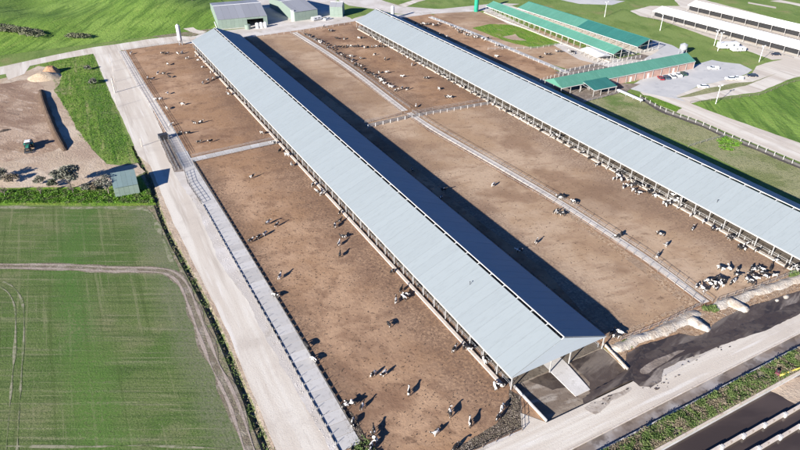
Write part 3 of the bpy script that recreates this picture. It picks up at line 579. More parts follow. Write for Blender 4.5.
# yellow pipe and pump at pond edge
m = MB(); a = at(780, 375.5, .5); b = at(815, 362, .5); m.tube(a, b, .17, n=12); m.tube(a, a + Vector((-.4, -.1, -.5)), .17, n=12)
tag(m.build('yellow_pipe', M_yellow, None, (a.x, a.y, 0), True), 'yellow pipe running from the pump over the pond corner', 'pipe')
m = MB(); a = at(777, 374.5); q = empty('pump', (a.x, a.y, 0), .4, 'small dark red pump box among the weeds by the yellow pipe', 'pump')
m.box(-.7, .7, -.5, .5, 0, .9, .08, .08); m.build('housing', flat_mat('pump_red', (.16, .05, .06), .6), q); m = MB(); m.tube((0, 0, .9), (0, 0, 1.25), .2); m.build('motor', M_darksteel, q)

# ---------------------------------------------------------------- barns
def sheet_mesh(name, xa, za, xb, zb, width, mat, th=.07):
    """one roofing sheet spanning the slope, width along Y, local origin at the lower middle"""
    m = MB(); g = .02
    m.hexa([(xa, g, za - th), (xb, g, zb - th), (xb, width - g, zb - th), (xa, width - g, za - th)],
           [(xa, g, za), (xb, g, zb), (xb, width - g, zb), (xa, width - g, za)])
    return m.mesh(name, mat)
def barn(name, label, A, B, W, ze, zr, mat, bay=6.0, sheets=3.0, post_mat=None, gap=.0, zoff=.0, cat='barn', gable=None, inner=(), group=None, step=0.0, matR=None, wallspec=None, postr=.11, ridge_at=.5):
    A = Vector(A[:2]); B = Vector(B[:2]); d = B - A; L = d.length; rz = -math.atan2(d.x, d.y)
    o = empty(name, (A.x, A.y, 0), rz, label, cat, group); post_mat = post_mat or M_postgrey
    xr = W * ridge_at; nb = max(1, round(L / bay)); by = L / nb; ns = max(1, round(L / sheets)); sw = L / ns
    slope = (zr - ze) / xr; slopeR = (zr - ze) / (W - xr)
    ms = [sheet_mesh('roof_sheet', -.25, ze - .25 * slope, xr - gap, zr - gap * slope, sw, mat)]
    ms.append(sheet_mesh('roof_sheet', xr, zr + zoff, W + .25, ze - .25 * slopeR + zoff * 0, sw, matR or mat))
    for i in range(ns):
        for me in ms:
            s = link('roof_sheet', me, o, (0, i * sw, random.uniform(0, .02)))
    if gap:
        m = MB(); m.box(xr - .1, xr + .06, 0, L, zr + zoff - .15, zr + zoff + .04); m.build('ridge_flashing', M_offwhite, o)
        m = MB()
        for i in range(nb + 1): m.bar((xr - gap - .1, i * by, zr - gap * slope - .05), (xr, i * by, zr + zoff - .1), .1)
        m.build('ridge_bracket', M_offwhite, o)
        m = MB(); m.box(xr - gap - .5, xr + .2, .3, L - .3, zr - 1.3, zr - 1.2); m.build('gap_shade_strip', M_darksteel, o)  # dark strip added under the ridge gap as its shaded interior
    else:
        m = MB(); m.hexa([(xr - .3, 0, zr - .3 * slope + .03), (xr + .3, 0, zr - .3 * slopeR + .03), (xr + .3, L, zr - .3 * slopeR + .03), (xr - .3, L, zr - .3 * slope + .03)],
                         [(xr - .05, 0, zr + .12), (xr + .05, 0, zr + .12), (xr + .05, L, zr + .12), (xr - .05, L, zr + .12)]); m.build('ridge_cap', mat, o)
    pm = {}
    for xx in (0.12, W - .12) + tuple(inner):
        zt = ze + slope * min(xx, xr) - .1 if xx <= xr else ze + slopeR * (W - xx) - .1
        m = MB(); m.box(-postr, postr, -postr, postr, 0, zt); me = m.mesh('post', post_mat)
        for i in range(nb + 1): link('post', me, o, (xx, min(max(i * by, .15), L - .15), 0))
    m = MB(); m.bar((.05, 0, ze - .2), (xr, 0, zr - .2), .12, .3); m.bar((xr, 0, zr - .2), (W - .05, 0, ze - .2), .12, .3); m.bar((0.1, 0, ze - .22), (W - .1, 0, ze - .22), .1, .14)
    me = m.mesh('rafter', M_steel)
    for i in range(nb + 1): link('rafter', me, o, (0, min(max(i * by, .2), L - .2), 0))
    m = MB(); m.box(-.3, -.12, 0, L, ze - .45, ze - .2 ); m.build('gutter', M_offwhite, o)
    m = MB(); m.box(W + .12, W + .3, 0, L, ze - .45, ze - .2); m.build('gutter', M_offwhite, o)
    if gable:
        for yy, sg in ((-.05, 1), (L + .05, -1)):
            m = MB(); t = .04; zz = ze - .28
            m.v += [(-.25, yy, zz), (W + .25, yy, zz), (xr, yy, zr - .08), (-.25, yy + t * sg, zz), (W + .25, yy + t * sg, zz), (xr, yy + t * sg, zr - .08)]
            m.f += [(0, 1, 2), (5, 4, 3), (0, 3, 4, 1), (1, 4, 5, 2), (2, 5, 3, 0)]; m.mi += [0] * 5; m.build('gable_cladding', gable, o)
    return o, L, nb, by
def pt(o, x, y, z=0):
    r = o.rotation_euler.z; return Vector((o.location.x + x * math.cos(r) - y * math.sin(r), o.location.y + x * math.sin(r) + y * math.cos(r), z))

A1 = at(512.5, 377, 3.9); A1f = Vector((62.0, 351, 0))
barn1, L1, nb1, by1 = barn('cattle_barn', 'long barn with pale zinc roof nearest the camera, open gable end visible', A1, A1f, 25.9, 3.9, 9.1, M_zinc, 5.2, 3.0, gap=.6, zoff=.2, gable=M_gable, inner=(10.6, 16.0))
A2 = Vector((157.9, 67.5)); A2f = Vector((156.9, 347.5))
barn2, L2, nb2, by2 = barn('cattle_barn', 'second long zinc roofed barn, its near end outside the frame', A2, A2f, 26.4, 3.9, 9.2, M_zinc, 5.2, 3.0, gap=.6, zoff=.2, gable=M_gable, inner=(10.6, 16.0))
sheet('barn_floor', [(158.5, 67), (184.5, 67), (183, 348), (157.5, 348)], Z[2], M_grime, 0, label='grimy floor under the second barn')
sheet('feed_alley', [(168.5, 67), (173, 67), (172, 347), (167.5, 347)], Z[5], M_conc, 0, label='pale concrete feed alley under the second barn')
def kerb_line(label, o, x, ya, yb, mat, h=.45, w=.9, seg=5.2, name='eave_kerb'):
    k = empty(name, pt(o, x, ya), o.rotation_euler.z, label, 'kerb'); n = int((yb - ya) / seg)
    m = MB(); m.box(-w / 2, w / 2, .03, seg - .03, 0, h, .03, 0); me = m.mesh('kerb_block', mat)
    for i in range(n): link('kerb_block', me, k, (0, i * seg, 0))
    return k
kerb_line('tan concrete kerb under the left eave of the near barn', barn1, -.75, 1.5, L1 - 3, M_kerb, .35, .8)
kerb_line('pale concrete kerb under the front eave of the second barn', barn2, -.9, 0, L2 - 2, M_pale_bank, .4, 1.1)
def rail_line(name, label, pts, h, spacing, rails, pmat, rmat, cat='fence', pw=.1, panel=None, group=None, rr=.025):
    pts = [Vector(p[:2]) for p in pts]; d = [0]; [d.append(d[-1] + (pts[i + 1] - pts[i]).length) for i in range(len(pts) - 1)]
    o = empty(name, (pts[0].x, pts[0].y, 0), 0, label, cat, group); n = max(1, round(d[-1] / spacing)); q = []
    i = 0
    for j in range(n + 1):
        s = min(j * d[-1] / n, d[-1] - 1e-4)
        while d[i + 1] < s: i += 1
        q.append(pts[i].lerp(pts[i + 1], (s - d[i]) / (d[i + 1] - d[i])) - pts[0])
    m = MB(); m.box(-pw / 2, pw / 2, -pw / 2, pw / 2, 0, h); me = m.mesh('post', pmat)
    for p in q: c = link('post', me, o, (p.x, p.y, 0)); c.rotation_euler = (random.uniform(-.04, .04), random.uniform(-.04, .04), 0)
    for z in rails:
        m = MB()
        for a, b in zip(q, q[1:]): m.bar((a.x, a.y, z), (b.x, b.y, z), rr * 2)
        m.build('rail', rmat, o)
    if panel:
        z0, z1, pm_ = panel
        for a, b in zip(q, q[1:]):
            m = MB(); dd = (b - a); u = dd.normalized() * .18; m.bar((a.x + u.x, a.y + u.y, (z0 + z1) / 2), (b.x - u.x, b.y - u.y, (z0 + z1) / 2), .05, z1 - z0); m.build('belt_panel', pm_, o)
    return o
rail_line('neck_rail', 'feed rail under the left eave of the near barn', [pt(barn1, .5, 1), pt(barn1, .5, L1 - 2)], 1.3, 2.6, (.7, 1.25), M_steel, M_steel)
rail_line('neck_rail', 'white feed rail under the front eave of the second barn', [pt(barn2, .5, 1), pt(barn2, .5, L2 - 2)], 1.3, 2.6, (.7, 1.25), M_offwhite, M_offwhite)
rail_line('neck_rail', 'feed rail on the shaded side of the near barn', [pt(barn1, 25.4, 1), pt(barn1, 25.4, L1 - 2)], 1.2, 5.2, (.7, 1.15), M_steel, M_steel)
# fences
LX = lambda y: 26.9 if y < 130 else 26.9 - (y - 130) * .004
rail_line('belt_fence', 'white posted belt fence on the road side of the feed lane', [(27.0, 74), (27.0, 110), (26.6, 150), (26.4, 180)], 1.0, 2.45, (), M_offwhite, M_steel, panel=(.12, .40, M_belt), pw=.08)
rail_line('belt_fence', 'low belt fence on the pen side of the feed lane', [(31.7, 78), (31.7, 110), (31.3, 150), (30.9, 190), (30.6, 213)], .8, 2.45, (), M_wood, M_darksteel, panel=(.12, .42, M_belt), pw=.1)
rail_line('pipe_fence', 'pipe fence along the far left pen', [(30.2, 219), (30.3, 245), (29.2, 305), (28.9, 361)], 1.2, 3.6, (.5, .85, 1.15), M_offwhite, M_steel)
rail_line('pipe_fence', 'pipe rail on the road side of the far lane', [(26.6, 243), (26.0, 300), (25.6, 362)], 1.1, 4, (.6, 1.05), M_offwhite, M_steel)
rail_line('pipe_fence', 'fence on the far side of the pale cross lane', [at(192, 157.5), at(275, 139.5)], 1.2, 3.4, (.5, .85, 1.15), M_wood, M_steel)
rail_line('pipe_fence', 'fence on the near side of the pale cross lane', [at(193, 163), at(278, 144)], 1.2, 3.4, (.5, .85, 1.15), M_wood, M_steel)
rail_line('pipe_fence', 'fence closing the far end of the left pen', [at(125, 51), at(190, 40.5)], 1.2, 3.4, (.5, .85, 1.15), M_wood, M_steel, pw=.09)
rail_line('pipe_fence', 'fence along the walkway on the second barn side, near half', [at(712, 303), at(648, 255.5), at(566, 202.5), at(440, 129.5), at(412, 112)], 1.25, 3.0, (.6, 1.15), M_wood, M_steel, pw=.09)
rail_line('pipe_fence', 'fence along the walkway on the near barn side, near half', [at(702, 305), at(640, 259.5), at(559, 207), at(430, 132), at(404, 114)], 1.2, 3.0, (.5, 1.15), M_wood, M_steel)
rail_line('pipe_fence', 'fence along the walkway on the second barn side, far half', [at(410, 109), at(394, 98), at(361, 73), at(331, 52), at(299, 31.5)], 1.25, 3.2, (.6, 1.15), M_wood, M_steel, pw=.09)
rail_line('pipe_fence', 'fence along the walkway on the near barn side, far half', [at(401, 113), at(386, 101), at(353, 75), at(323, 54), at(290, 33.5)], 1.2, 3.2, (.5, 1.15), M_wood, M_steel)
rail_line('pipe_fence', 'near rail of the dark cross lane between walkway and near barn', [at(368, 128.2), at(405, 119.6)], 1.5, 3.2, (.5, .9, 1.4), M_white, M_steel, pw=.16)
rail_line('pipe_fence', 'far rail of the dark cross lane between walkway and near barn', [at(365, 123.6), at(402, 115.4)], 1.5, 3.2, (.5, .9, 1.4), M_wood, M_steel)
rail_line('pipe_fence', 'near rail of the dark cross lane before the second barn', [at(412, 118), at(494, 104.2)], 1.5, 3.2, (.5, .9, 1.4), M_white, M_steel)
rail_line('pipe_fence', 'far rail of the dark cross lane before the second barn', [at(412, 114), at(491, 100)], 1.5, 3.2, (.5, .9, 1.4), M_wood, M_steel)
rail_line('pipe_fence', 'fence across the near end of the big left pen', [at(522, 431), at(480, 449), at(420, 474), at(365, 497)], 1.1, 3, (.5, 1.0), M_wood, M_darksteel)
rail_line('pipe_fence', 'fence beside the stony pen corner by the apron', [at(514, 390), at(521, 402), at(522, 431)], 1.1, 2.6, (.5, 1.0), M_wood, M_darksteel)
rail_line('pipe_fence', 'fence across the near end of the shaded middle pen', [at(620, 341), at(660, 325), at(700, 306)], 1.15, 3, (.5, 1.1), M_wood, M_steel)
rail_line('pipe_fence', 'fence across the near end of the second barn pen', [at(716, 302), at(760, 287), at(798, 272)], 1.15, 3, (.5, 1.1), M_wood, M_steel)
rail_line('shade_rail', 'dark rail along the shaded side of the near barn', [pt(barn1, 29.2, 3), pt(barn1, 29.2, L1 - 3)], 1.2, 5.2, (.6, 1.15), M_darksteel, M_darksteel)
rail_line('pipe_fence', 'fence closing the far end of the middle pens', [at(250, 37.5), at(296, 33), at(350, 24)], 1.2, 4, (.5, 1.15), M_offwhite, M_steel)
rail_line('pipe_fence', 'pale fence beside the far narrow pen path', [at(432, 18.5), at(470, 33.5), at(560, 72)], 1.3, 4, (.5, .9, 1.25), M_white, M_steel)
rail_line('pipe_fence', 'fence between grassy plot and earth pen', [at(488, 50), at(535, 49), at(566, 44)], 1.3, 4, (.5, .9, 1.25), M_offwhite, M_steel)
rail_line('trough_fence', 'dark feed trough fence with pale posts between dry paddock and white road', [at(640, 98), at(665, 112), at(700, 124.5), at(725, 136), at(755, 148), at(800, 167), at(830, 180)], 1.5, 3.4, (), M_offwhite, M_offwhite, pw=.16, panel=(.0, .95, M_belt))
tl = smooth_line([p.to_2d() for p in PX((642, 99), (665, 112.5), (700, 125), (725, 136.5), (755, 148.5), (800, 167.5), (830, 180.5))])
ribbon('trough_strip', tl[::3], 2.6, .05, M_darkstrip, .2, label='dark concrete strip under the trough fence')  # dark band along the foot of the trough fence
rail_line('paddock_fence', 'thin post fence crossing the dry paddock', [at(688, 147.5), at(706, 142), at(725, 137)], 1.2, 3.4, (.6, 1.1), M_wood, M_steel)
rail_line('paddock_fence', 'post fence near the small green shed and paddock', [at(582, 103), at(600, 99), at(618, 93)], 1.2, 3, (.5, .8, 1.1), M_wood, M_steel)
rail_line('paddock_fence', 'low post fence bordering the bright right field', [at(690, 103), at(730, 99), at(762, 95), at(790, 83), at(810, 80)], 1.0, 5, (.6, .95), M_wood, M_wood)
# debris yard next to lane (handling race)
sheet('race_floor', [(23.2, 207), (26.6, 206), (26.9, 214), (27.0, 240), (24.0, 240), (23.3, 225)], Z[8], M_slurry_dry, .3, seg=1, label='dirty floor of the cattle race beside the lane')
for i, (xa, xb) in enumerate(((23.6, 24.0), (24.9, 25.1), (26.4, 26.6))):
    rail_line('race_rail', ('road side', 'middle', 'lane side')[i] + ' rail of the small cattle race', [(xa, 208), (xb, 239)], 1.6, 2.2, (.4, .8, 1.2, 1.55), M_steel, M_darksteel, pw=.12)
rail_line('race_rail', 'bent loose pipe rail below the cattle race', [(26.3, 205), (25.4, 196), (25.9, 187), (26.2, 181)], 1.5, 2.2, (.4, .9, 1.4), M_darksteel, M_darksteel, pw=.16)
# crush
o = empty('cattle_crush', (25.2, 236.8, 0), .1, 'dark steel cattle crush at the far end of the race', 'cattle crush')
m = MB(); m.box(-1.6, 1.6, -1.1, -1, .3, 2.0); m.build('side_gate', M_darksteel, o); m = MB(); m.box(-1.6, 1.6, 1, 1.1, .3, 2.0); m.build('side_gate', M_darksteel, o)
m = MB(); m.box(-1.7, 1.7, -1.2, 1.2, 2.1, 2.2); m.build('roof', M_darksteel, o)
for sx in (-1.6, 1.6):
    for sy in (-1.05, 1.05): m = MB(); m.box(sx - .08, sx + .08, sy - .08, sy + .08, 0, 2.1); m.build('leg', M_steel, o)

# ---------------------------------------------------------------- roads and surfaces, far and right
qs = quadsheet
qs('yard', ((182, 42), (196, 34), (219, 31), (270, 26), (292, 23), (340, 17), (368, 12), (400, 9), (440, 9), (500, 3), (520, 4), (480, 11), (430, 14), (398, 18.5), (356, 21), (300, 30), (250, 37), (205, 40)), Z[0], M_road_dim, 'pale gravel yard behind the barns', .5)
qs('farm_road', ((330, -6), (375, -2), (400, 6), (440, 9.5), (395, 12), (352, 6), (310, 0)), Z[1], M_road_dim, 'gravel farm road past the small gabled shed', .5)
qs('farm_road', ((398, 5), (420, -2), (428, -4), (436, -3), (418, 2), (405, 7)), Z[1], M_road, 'thin white track leading away at the top', .2)
ribbon('gravel_loop', [p.to_2d() for p in PX((203, 33), (192, 30), (183, 24), (181, 18), (187, 13), (197, 12))], 5.5, Z[2], M_road, .2, label='curved white gravel loop beside the big grey shed')
sheet('scrubby_ground', P2((172, 0), (205, -4), (200, 8), (215, 28), (196, 36), (160, 38), (150, 36), (170, 24), (182, 12)), Z[0], M_verge, 1.0, label='scrubby brown ground beside the big grey shed')
sheet('grass_lawn', P2((338, 0), (350, 6), (392, 13), (410, 15), (372, 13), (352, 19), (336, 12), (330, 4)), Z[2], M_pasture, .8, label='green lawn behind the second barn')
sheet('dry_paddock', P2((562, 84), (590, 100), (620, 94), (640, 99), (664, 112), (700, 125), (725, 137), (755, 149), (800, 168), (850, 190), (850, 235), (800, 200), (700, 150), (600, 110)), Z[1], M_dry, .5, label='dry grass paddock behind the second barn')
scatter_later = P2((718, 139), (728, 136), (742, 143), (732, 151), (720, 149))
sheet('yard_earth', P2((536, 84), (548, 74), (600, 62), (652, 52), (664, 60), (640, 66), (562, 82), (552, 90)), Z[0], M_slurry_dry, .3, label='trampled earth under the yard rails')
sheet('shed_pen_floor', P2((552, 86), (556, 80), (640, 84), (626, 92), (592, 100), (584, 103)), Z[3], M_slurry_dry, .5, label='dirty yard under the milking shed')
sheet('milking_yard', P2((626, 88), (640, 80), (712, 60), (722, 62), (740, 64), (752, 70), (745, 75), (720, 82), (700, 85), (678, 96), (690, 104), (676, 102), (650, 95), (638, 91)), Z[2], M_yard, .4, label='grey sealed yard before the milking shed')
sheet('car_park', P2((676, 96), (700, 86), (730, 79), (752, 74), (756, 66), (770, 62), (810, 54), (820, 58), (820, 72), (790, 79), (760, 92), (730, 96), (700, 101), (690, 104)), Z[3], M_road, .5, label='white gravel car park and road junction')
sheet('grass_island', P2((676, 98), (705, 89), (735, 83), (752, 82), (778, 73), (768, 77), (745, 86), (716, 92), (690, 97)), Z[5], M_dry, .3, label='thin grassy island between car park and road')
sheet('white_road', P2((640, 92), (676, 99), (692, 104), (712, 112), (740, 122), (800, 143), (850, 160), (850, 178), (800, 162), (740, 138), (700, 121), (664, 108), (648, 100)), Z[2], M_road, .3, label='white gravel road beside the trough fence')
sheet('right_field', P2((692, 103), (730, 99.5), (762, 95), (790, 83), (830, 76), (860, 150), (800, 143), (740, 122), (712, 112)), Z[4], M_hill, .4, label='bright green field at the right edge')
sheet('lane_verge', P2((630, 93), (650, 96), (664, 101), (682, 108), (676, 112), (655, 104)), Z[3], M_brightgrass, .5, label='weedy verge by the white road bend')
sheet('silo_apron', P2((654, 40), (672, 45), (690, 55), (670, 62), (655, 66), (640, 62), (650, 55), (642, 48)), Z[1], M_yard, .4, label='concrete apron round the silver silo')
sheet('white_barn_yard', P2((630, 11), (650, 6), (680, 6), (674, 0), (690, -4), (720, 4), (860, 40), (860, 68), (800, 58), (772, 60), (740, 48), (700, 34), (660, 20), (640, 16)), Z[1], M_road, .5, label='bright gravel yard round the white barns')
sheet('barn_lane', P2((480, 9), (492, 10), (560, 42), (612, 58), (640, 60), (655, 66), (620, 70), (580, 60), (540, 38), (500, 20)), Z[2], M_road_dim, .3, label='pale lane along the first green roofed barn')
sheet('barn_lane', P2((500, 6), (512, 6), (560, 22), (640, 47), (660, 50), (650, 56), (600, 44), (540, 22)), Z[2], M_road, .3, label='pale lane between the green roofed barns')
sheet('far_road', P2((560, 0), (585, -2), (625, 1), (612, 5), (580, 4)), Z[1], M_yard, .4, label='grey road end at the top of the picture')
sheet('far_white_strip', P2((748, 2), (776, 7), (776, 8.6), (748, 3.4)), Z[1], M_road, .2, label='short white strip in the far right grass')
sheet('far_white_strip', P2((780, 0), (812, 6), (812, 9), (790, 4), (770, 1)), Z[1], M_road, .2, label='bright strip at the top right corner')

# ---------------------------------------------------------------- green roofed barns, milking shed, white barns, grey sheds
def px_barn(name, label, a, b, W, ze, zr, mat, **kw): return barn(name, label, at(*a, ze), at(*b, ze), W, ze, zr, mat, **kw)
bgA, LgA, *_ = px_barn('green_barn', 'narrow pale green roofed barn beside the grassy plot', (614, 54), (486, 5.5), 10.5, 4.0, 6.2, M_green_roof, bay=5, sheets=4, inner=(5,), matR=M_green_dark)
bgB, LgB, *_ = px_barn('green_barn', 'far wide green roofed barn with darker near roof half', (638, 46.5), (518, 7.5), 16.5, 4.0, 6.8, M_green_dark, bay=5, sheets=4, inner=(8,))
# pale far half of barn B sits on the same roof: recolour its far sheets
shts = [c for c in bgB.children if c.name.startswith('roof_sheet')]
pale = {}
for c in shts:
    if c.location.y > LgB * .42:
        if c.data.name not in pale:
            d_ = c.data.copy(); d_.materials[0] = M_green_roof; pale[c.data.name] = d_
        c.data = pale[c.data.name]
kerb_line('pale kerb along the first green barn', bgA, -1.4, 0, LgA, M_pale_bank, .5, 1.6)
kerb_line('pale kerb along the far green barn', bgB, -1.4, 0, LgB, M_pale_bank, .5, 1.6)
o, L, *_ = barn('lean_to_shelter', 'small white blue roofed shelter beside the green barn', at(598, 57, 3), at(581, 48.5, 3), 8.0, 3.0, 3.5, M_white_roof, bay=4, sheets=3, cat='shelter')
# milking shed along X
bm, Lm, nbm, bym = barn('milking_shed', 'long green roofed milking shed with pink brick bays', at(695.5, 60.8, 4), at(561.5, 87.6, 4), 11.5, 4.0, 6.4, M_green_roof, bay=5.6, sheets=4, cat='shed', inner=(), ridge_at=.5, gable=M_green_roof)
# the front of this shed (local x=0 side) faces the camera yard: brick bays between posts over the first part of its length
m = MB(); m.box(0, bym - .35, -.12, .12, 0, 3.2); 
for i in range(nbm - 1):
    if i * bym < Lm * .62:
        b_ = MB(); b_.box(.25, .45, .17, bym - .17, 0, 3.25); b_.build('brick_bay', M_brick, bm, None).location = (0, i * bym, 0)
        if i in (2, 5, 7): b_ = MB(); b_.box(.17, .24, bym * .4, bym * .4 + 1.1, 0, 2.3); b_.build('door', M_white, bm).location = (0, i * bym, 0)
# canopy (darker teal) on the near side of the milking shed
a = at(592, 90, 3.4); o, L, *_ = barn('teal_canopy', 'dark teal skillion roof in front of the milking shed', at(617, 85.5, 3.2), at(594, 90.0, 3.2), 8.5, 3.2, 4.6, M_green_dark, bay=5, sheets=3, cat='canopy', ridge_at=.9)
# white barns
wb1, Lw1, *_ = px_barn('white_barn', 'nearer very bright white roofed barn with open shaded side', (800, 49), (653, 10.5), 15, 4.2, 6.0, M_white_roof, bay=8, sheets=6, inner=(7.5,), gable=M_white)
wb2, Lw2, *_ = px_barn('white_barn', 'farther very bright white roofed barn at the top right', (830, 38), (688, 4.5), 13, 4.2, 6.0, M_white_roof, bay=8, sheets=6, inner=(6.5,), gable=M_white)
for b_, L_, nm in ((wb1, Lw1, 'nearer'), (wb2, Lw2, 'farther')):
    m = MB(); m.box(2.2, 2.4, 0, L_, .9, 3.9); m.build('interior_shade_panel', M_black, b_)  # added black panel standing in for the shaded interior behind the open side
rail_line('pipe_fence', 'rail along the front of the nearer white barn', [pt(wb1, -4, 0), pt(wb1, -4, Lw1)], 1.2, 5, (.6, 1.1), M_wood, M_darksteel)
rail_line('pipe_fence', 'rail between the two white barns', [pt(wb2, -4, 0), pt(wb2, -4, Lw2)], 1.2, 5, (.6, 1.1), M_wood, M_darksteel)
# grey sheds with clad walls
def shed(name, label, P0, u, W, D, ze, zr, roofm, wallm, sheets=4, cat='shed', ridge_along_x=True, doors=(), open_front=False, zf=None, sh=2.5):
    """P0 near left corner; u rotation; W along local X; D along local Y. Ridge parallel to X."""
    o = empty(name, (P0[0], P0[1], 0), u, label, cat); n = max(1, round(W / sheets)); sw = W / n; zf = zf or ze
    m = MB(); g = .03; y2 = D / 2 if zr > ze else D
    m.hexa([(g, -.3, ze - .08), (sw - g, -.3, ze - .08), (sw - g, y2, zr - .08), (g, y2, zr - .08)], [(g, -.3, ze), (sw - g, -.3, ze), (sw - g, y2, zr), (g, y2, zr)])
    # bump ribs run down the slope, so sheets are rotated meshes
    me = m.mesh('roof_sheet', roofm)
    m = MB(); m.hexa([(g, y2, zr - .08), (sw - g, y2, zr - .08), (sw - g, D + .3, ze - .08), (g, D + .3, ze - .08)], [(g, y2, zr), (sw - g, y2, zr), (sw - g, D + .3, ze), (g, D + .3, ze)])
    me2 = m.mesh('roof_sheet', roofm)
    for i in range(n): link('roof_sheet', me, o, (i * sw, 0, random.uniform(0, .02))); link('roof_sheet', me2, o, (i * sw, 0, random.uniform(0, .02)))
    k = max(1, round(W / sh)); pw_ = W / k
    def panel(x0_, x1_, y0_, y1_, z0_, z1_): q = MB(); q.box(x0_, x1_, y0_, y1_, z0_, z1_); return q.build('wall_panel', wallm, o)
    for i in range(k):
        dz = 0
        for d0, d1, dh in doors:
            if d0 <= (i + .5) * pw_ <= d1: dz = dh
        if not open_front: panel(i * pw_ + .02, (i + 1) * pw_ - .02, 0, .12, dz, ze - .1)
        panel(i * pw_ + .02, (i + 1) * pw_ - .02, D - .12, D, 0, ze - .1)
    for xx in (0, W - .12):
        m = MB(); m.v += [(xx, .13, 0), (xx, D - .13, 0), (xx, D - .13, ze - .1), (xx, D / 2, zr - .12), (xx, .13, ze - .1), (xx + .12, .13, 0), (xx + .12, D - .13, 0), (xx + .12, D - .13, ze - .1), (xx + .12, D / 2, zr - .12), (xx + .12, .13, ze - .1)]
        m.f += [(0, 1, 2, 3, 4), (9, 8, 7, 6, 5), (0, 5, 6, 1), (1, 6, 7, 2), (2, 7, 8, 3), (3, 8, 9, 4), (4, 9, 5, 0)]; m.mi += [0] * 7; m.build('side_wall', wallm, o)
    m = MB(); m.box(-.05, W + .05, D / 2 - .25, D / 2 + .25, zr - .03, zr + .1); m.build('ridge_cap', M_white, o)
    m = MB(); m.box(-.08, .06, -.3, D / 2, ze, ze + .05); 
    return o
a = at(218.8, 29.4); b = at(268, 25)
s1 = shed('grey_shed', 'biggest grey shed with pale green walls and white ridge line', (a.x, a.y), math.atan2(b.y - a.y, b.x - a.x), (b - a).length, 44, 5.6, 8.6, M_grey_roof, M_palegreen, doors=((18, 27, 4.3),))
m = MB(); m.box(-1.0, -.5, -1, 46, 0, .25); m.build('white_footing', M_white, s1)
a = at(295, 21.5); b = at(318, 18.2)
shed('grey_shed', 'middle grey shed with pale green front and white corner post', (a.x, a.y), math.atan2(b.y - a.y, b.x - a.x), (b - a).length, 42, 5.6, 8.0, M_grey_roof, M_palegreen)
o = empty('corner_mast', (*at(293.0, 21)[:2], 0), 0, 'white square mast at the corner of the middle grey shed', 'mast'); m = MB(); m.box(-.7, .7, -.7, .7, 0, 6.2); m.build('shaft', M_white, o); m = MB(); m.box(-.9, .9, -.9, .9, 6.2, 6.5); m.build('cap', M_offwhite, o)
a = at(330, 16.8); b = at(336, 14.6)
s3 = shed('gabled_shed', 'small tall grey gabled shed behind the yard', (a.x, a.y), -.55, 8.0, 9.5, 6.2, 8.2, M_grey_roof, M_palegreen)
# small lean shed by the left road (pale mint monoslope roof)
a = at(111.5, 188, 3.6)
ss = empty('mint_shed', (3.0, 197.5, 0), R(-3), 'small shed with pale mint ribbed roof beside the gravel road', 'shed')
ms_ = MB(); ms_.hexa([(0, -.3, 3.62), (1.45, -.3, 3.62), (1.45, 9.3, 4.52), (0, 9.3, 4.52)], [(0, -.3, 3.7), (1.45, -.3, 3.7), (1.45, 9.3, 4.6), (0, 9.3, 4.6)])
mint_me = ms_.mesh('roof_sheet', M_mint)
for i in range(5): link('roof_sheet', mint_me, ss, (i * 1.48, 0, .01 * (i % 2)))
for i in range(5):
    m = MB(); m.box(i * 1.48, i * 1.48 + 1.44, 0, .1, 0, 3.5); m.build('wall_panel', M_palegreen, ss); m = MB(); m.box(i * 1.48, i * 1.48 + 1.44, 9, 9.1, 0, 4.4); m.build('wall_panel', M_palegreen, ss)
for xx in (0, 7.28):
    m = MB(); m.hexa([(xx, .12, 0), (xx + .1, .12, 0), (xx + .1, 8.98, 0), (xx, 8.98, 0)], [(xx, .12, 3.5), (xx + .1, .12, 3.5), (xx + .1, 8.98, 4.4), (xx, 8.98, 4.4)]); m.build('side_wall', M_palegreen, ss)

# silos, tanks, masts
def silo(name, label, p, r, h, mat, cone=1.2, legs=0, cat='silo', n=20):
    o = empty(name, (p[0], p[1], 0), 0, label, cat); z = 2.2 if legs else 0
    m = MB(); m.tube((0, 0, z + (.0 if not legs else .8)), (0, 0, h), r, n=n); m.build('cylinder_wall', mat, o, smooth=False)
    m = MB(); m.tube((0, 0, h), (0, 0, h + cone), r * 1.03, r * .12, n=n); m.build('conical_roof', mat, o)
    m = MB(); m.bar((r * .9, -r * .5, 0), (r * .9, -r * .5, h), .18); m.build('ladder', M_steel, o)
    if legs:
        m = MB(); m.tube((0, 0, 1.0), (0, 0, z + .8), r * .2, r, n=n); m.build('hopper', mat, o)
        for k in range(4):
            q = math.pi / 4 + k * math.pi / 2; m = MB(); m.bar((r * .95 * math.cos(q), r * .95 * math.sin(q), 0), (r * .95 * math.cos(q), r * .95 * math.sin(q), z + 1), .18); m.build('leg', M_steel, o)
    return o
silo('white_silo', 'slender white silo at the far left pen corner', at(180.8, 45), 1.05, 10.5, M_offwhite, .8, 4)
silo('green_silo', 'slim green silo at the far barn lane', at(476, 11.5), 1.35, 13, M_greenpaint, 1.0)
silo('white_silo', 'slender white silo behind the second barn', at(392.5, 18.6), .95, 7.2, M_white, .6)
silo('silver_silo', 'silver cylindrical silo behind the milking shed', at(682, 54.2), 1.9, 5.0, M_steel, .9, 4)
def tank(label, p, r, h, mat, cat='tank'):
    o = empty('water_tank', (p[0], p[1], 0), 0, label, cat); m = MB(); m.tube((0, 0, 0), (0, 0, h), r, n=18); m.build('tank_wall', mat, o); m = MB(); m.tube((0, 0, h), (0, 0, h + .3), r, r * .3, n=18); m.build('lid', mat, o)
tank('pale round tank beside the big grey shed front', at(248, 29), 1.7, 2.6, M_palegreen)
tank('first white drum tank at the big grey shed', at(257.5, 28.3), 1.0, 3.0, M_white)
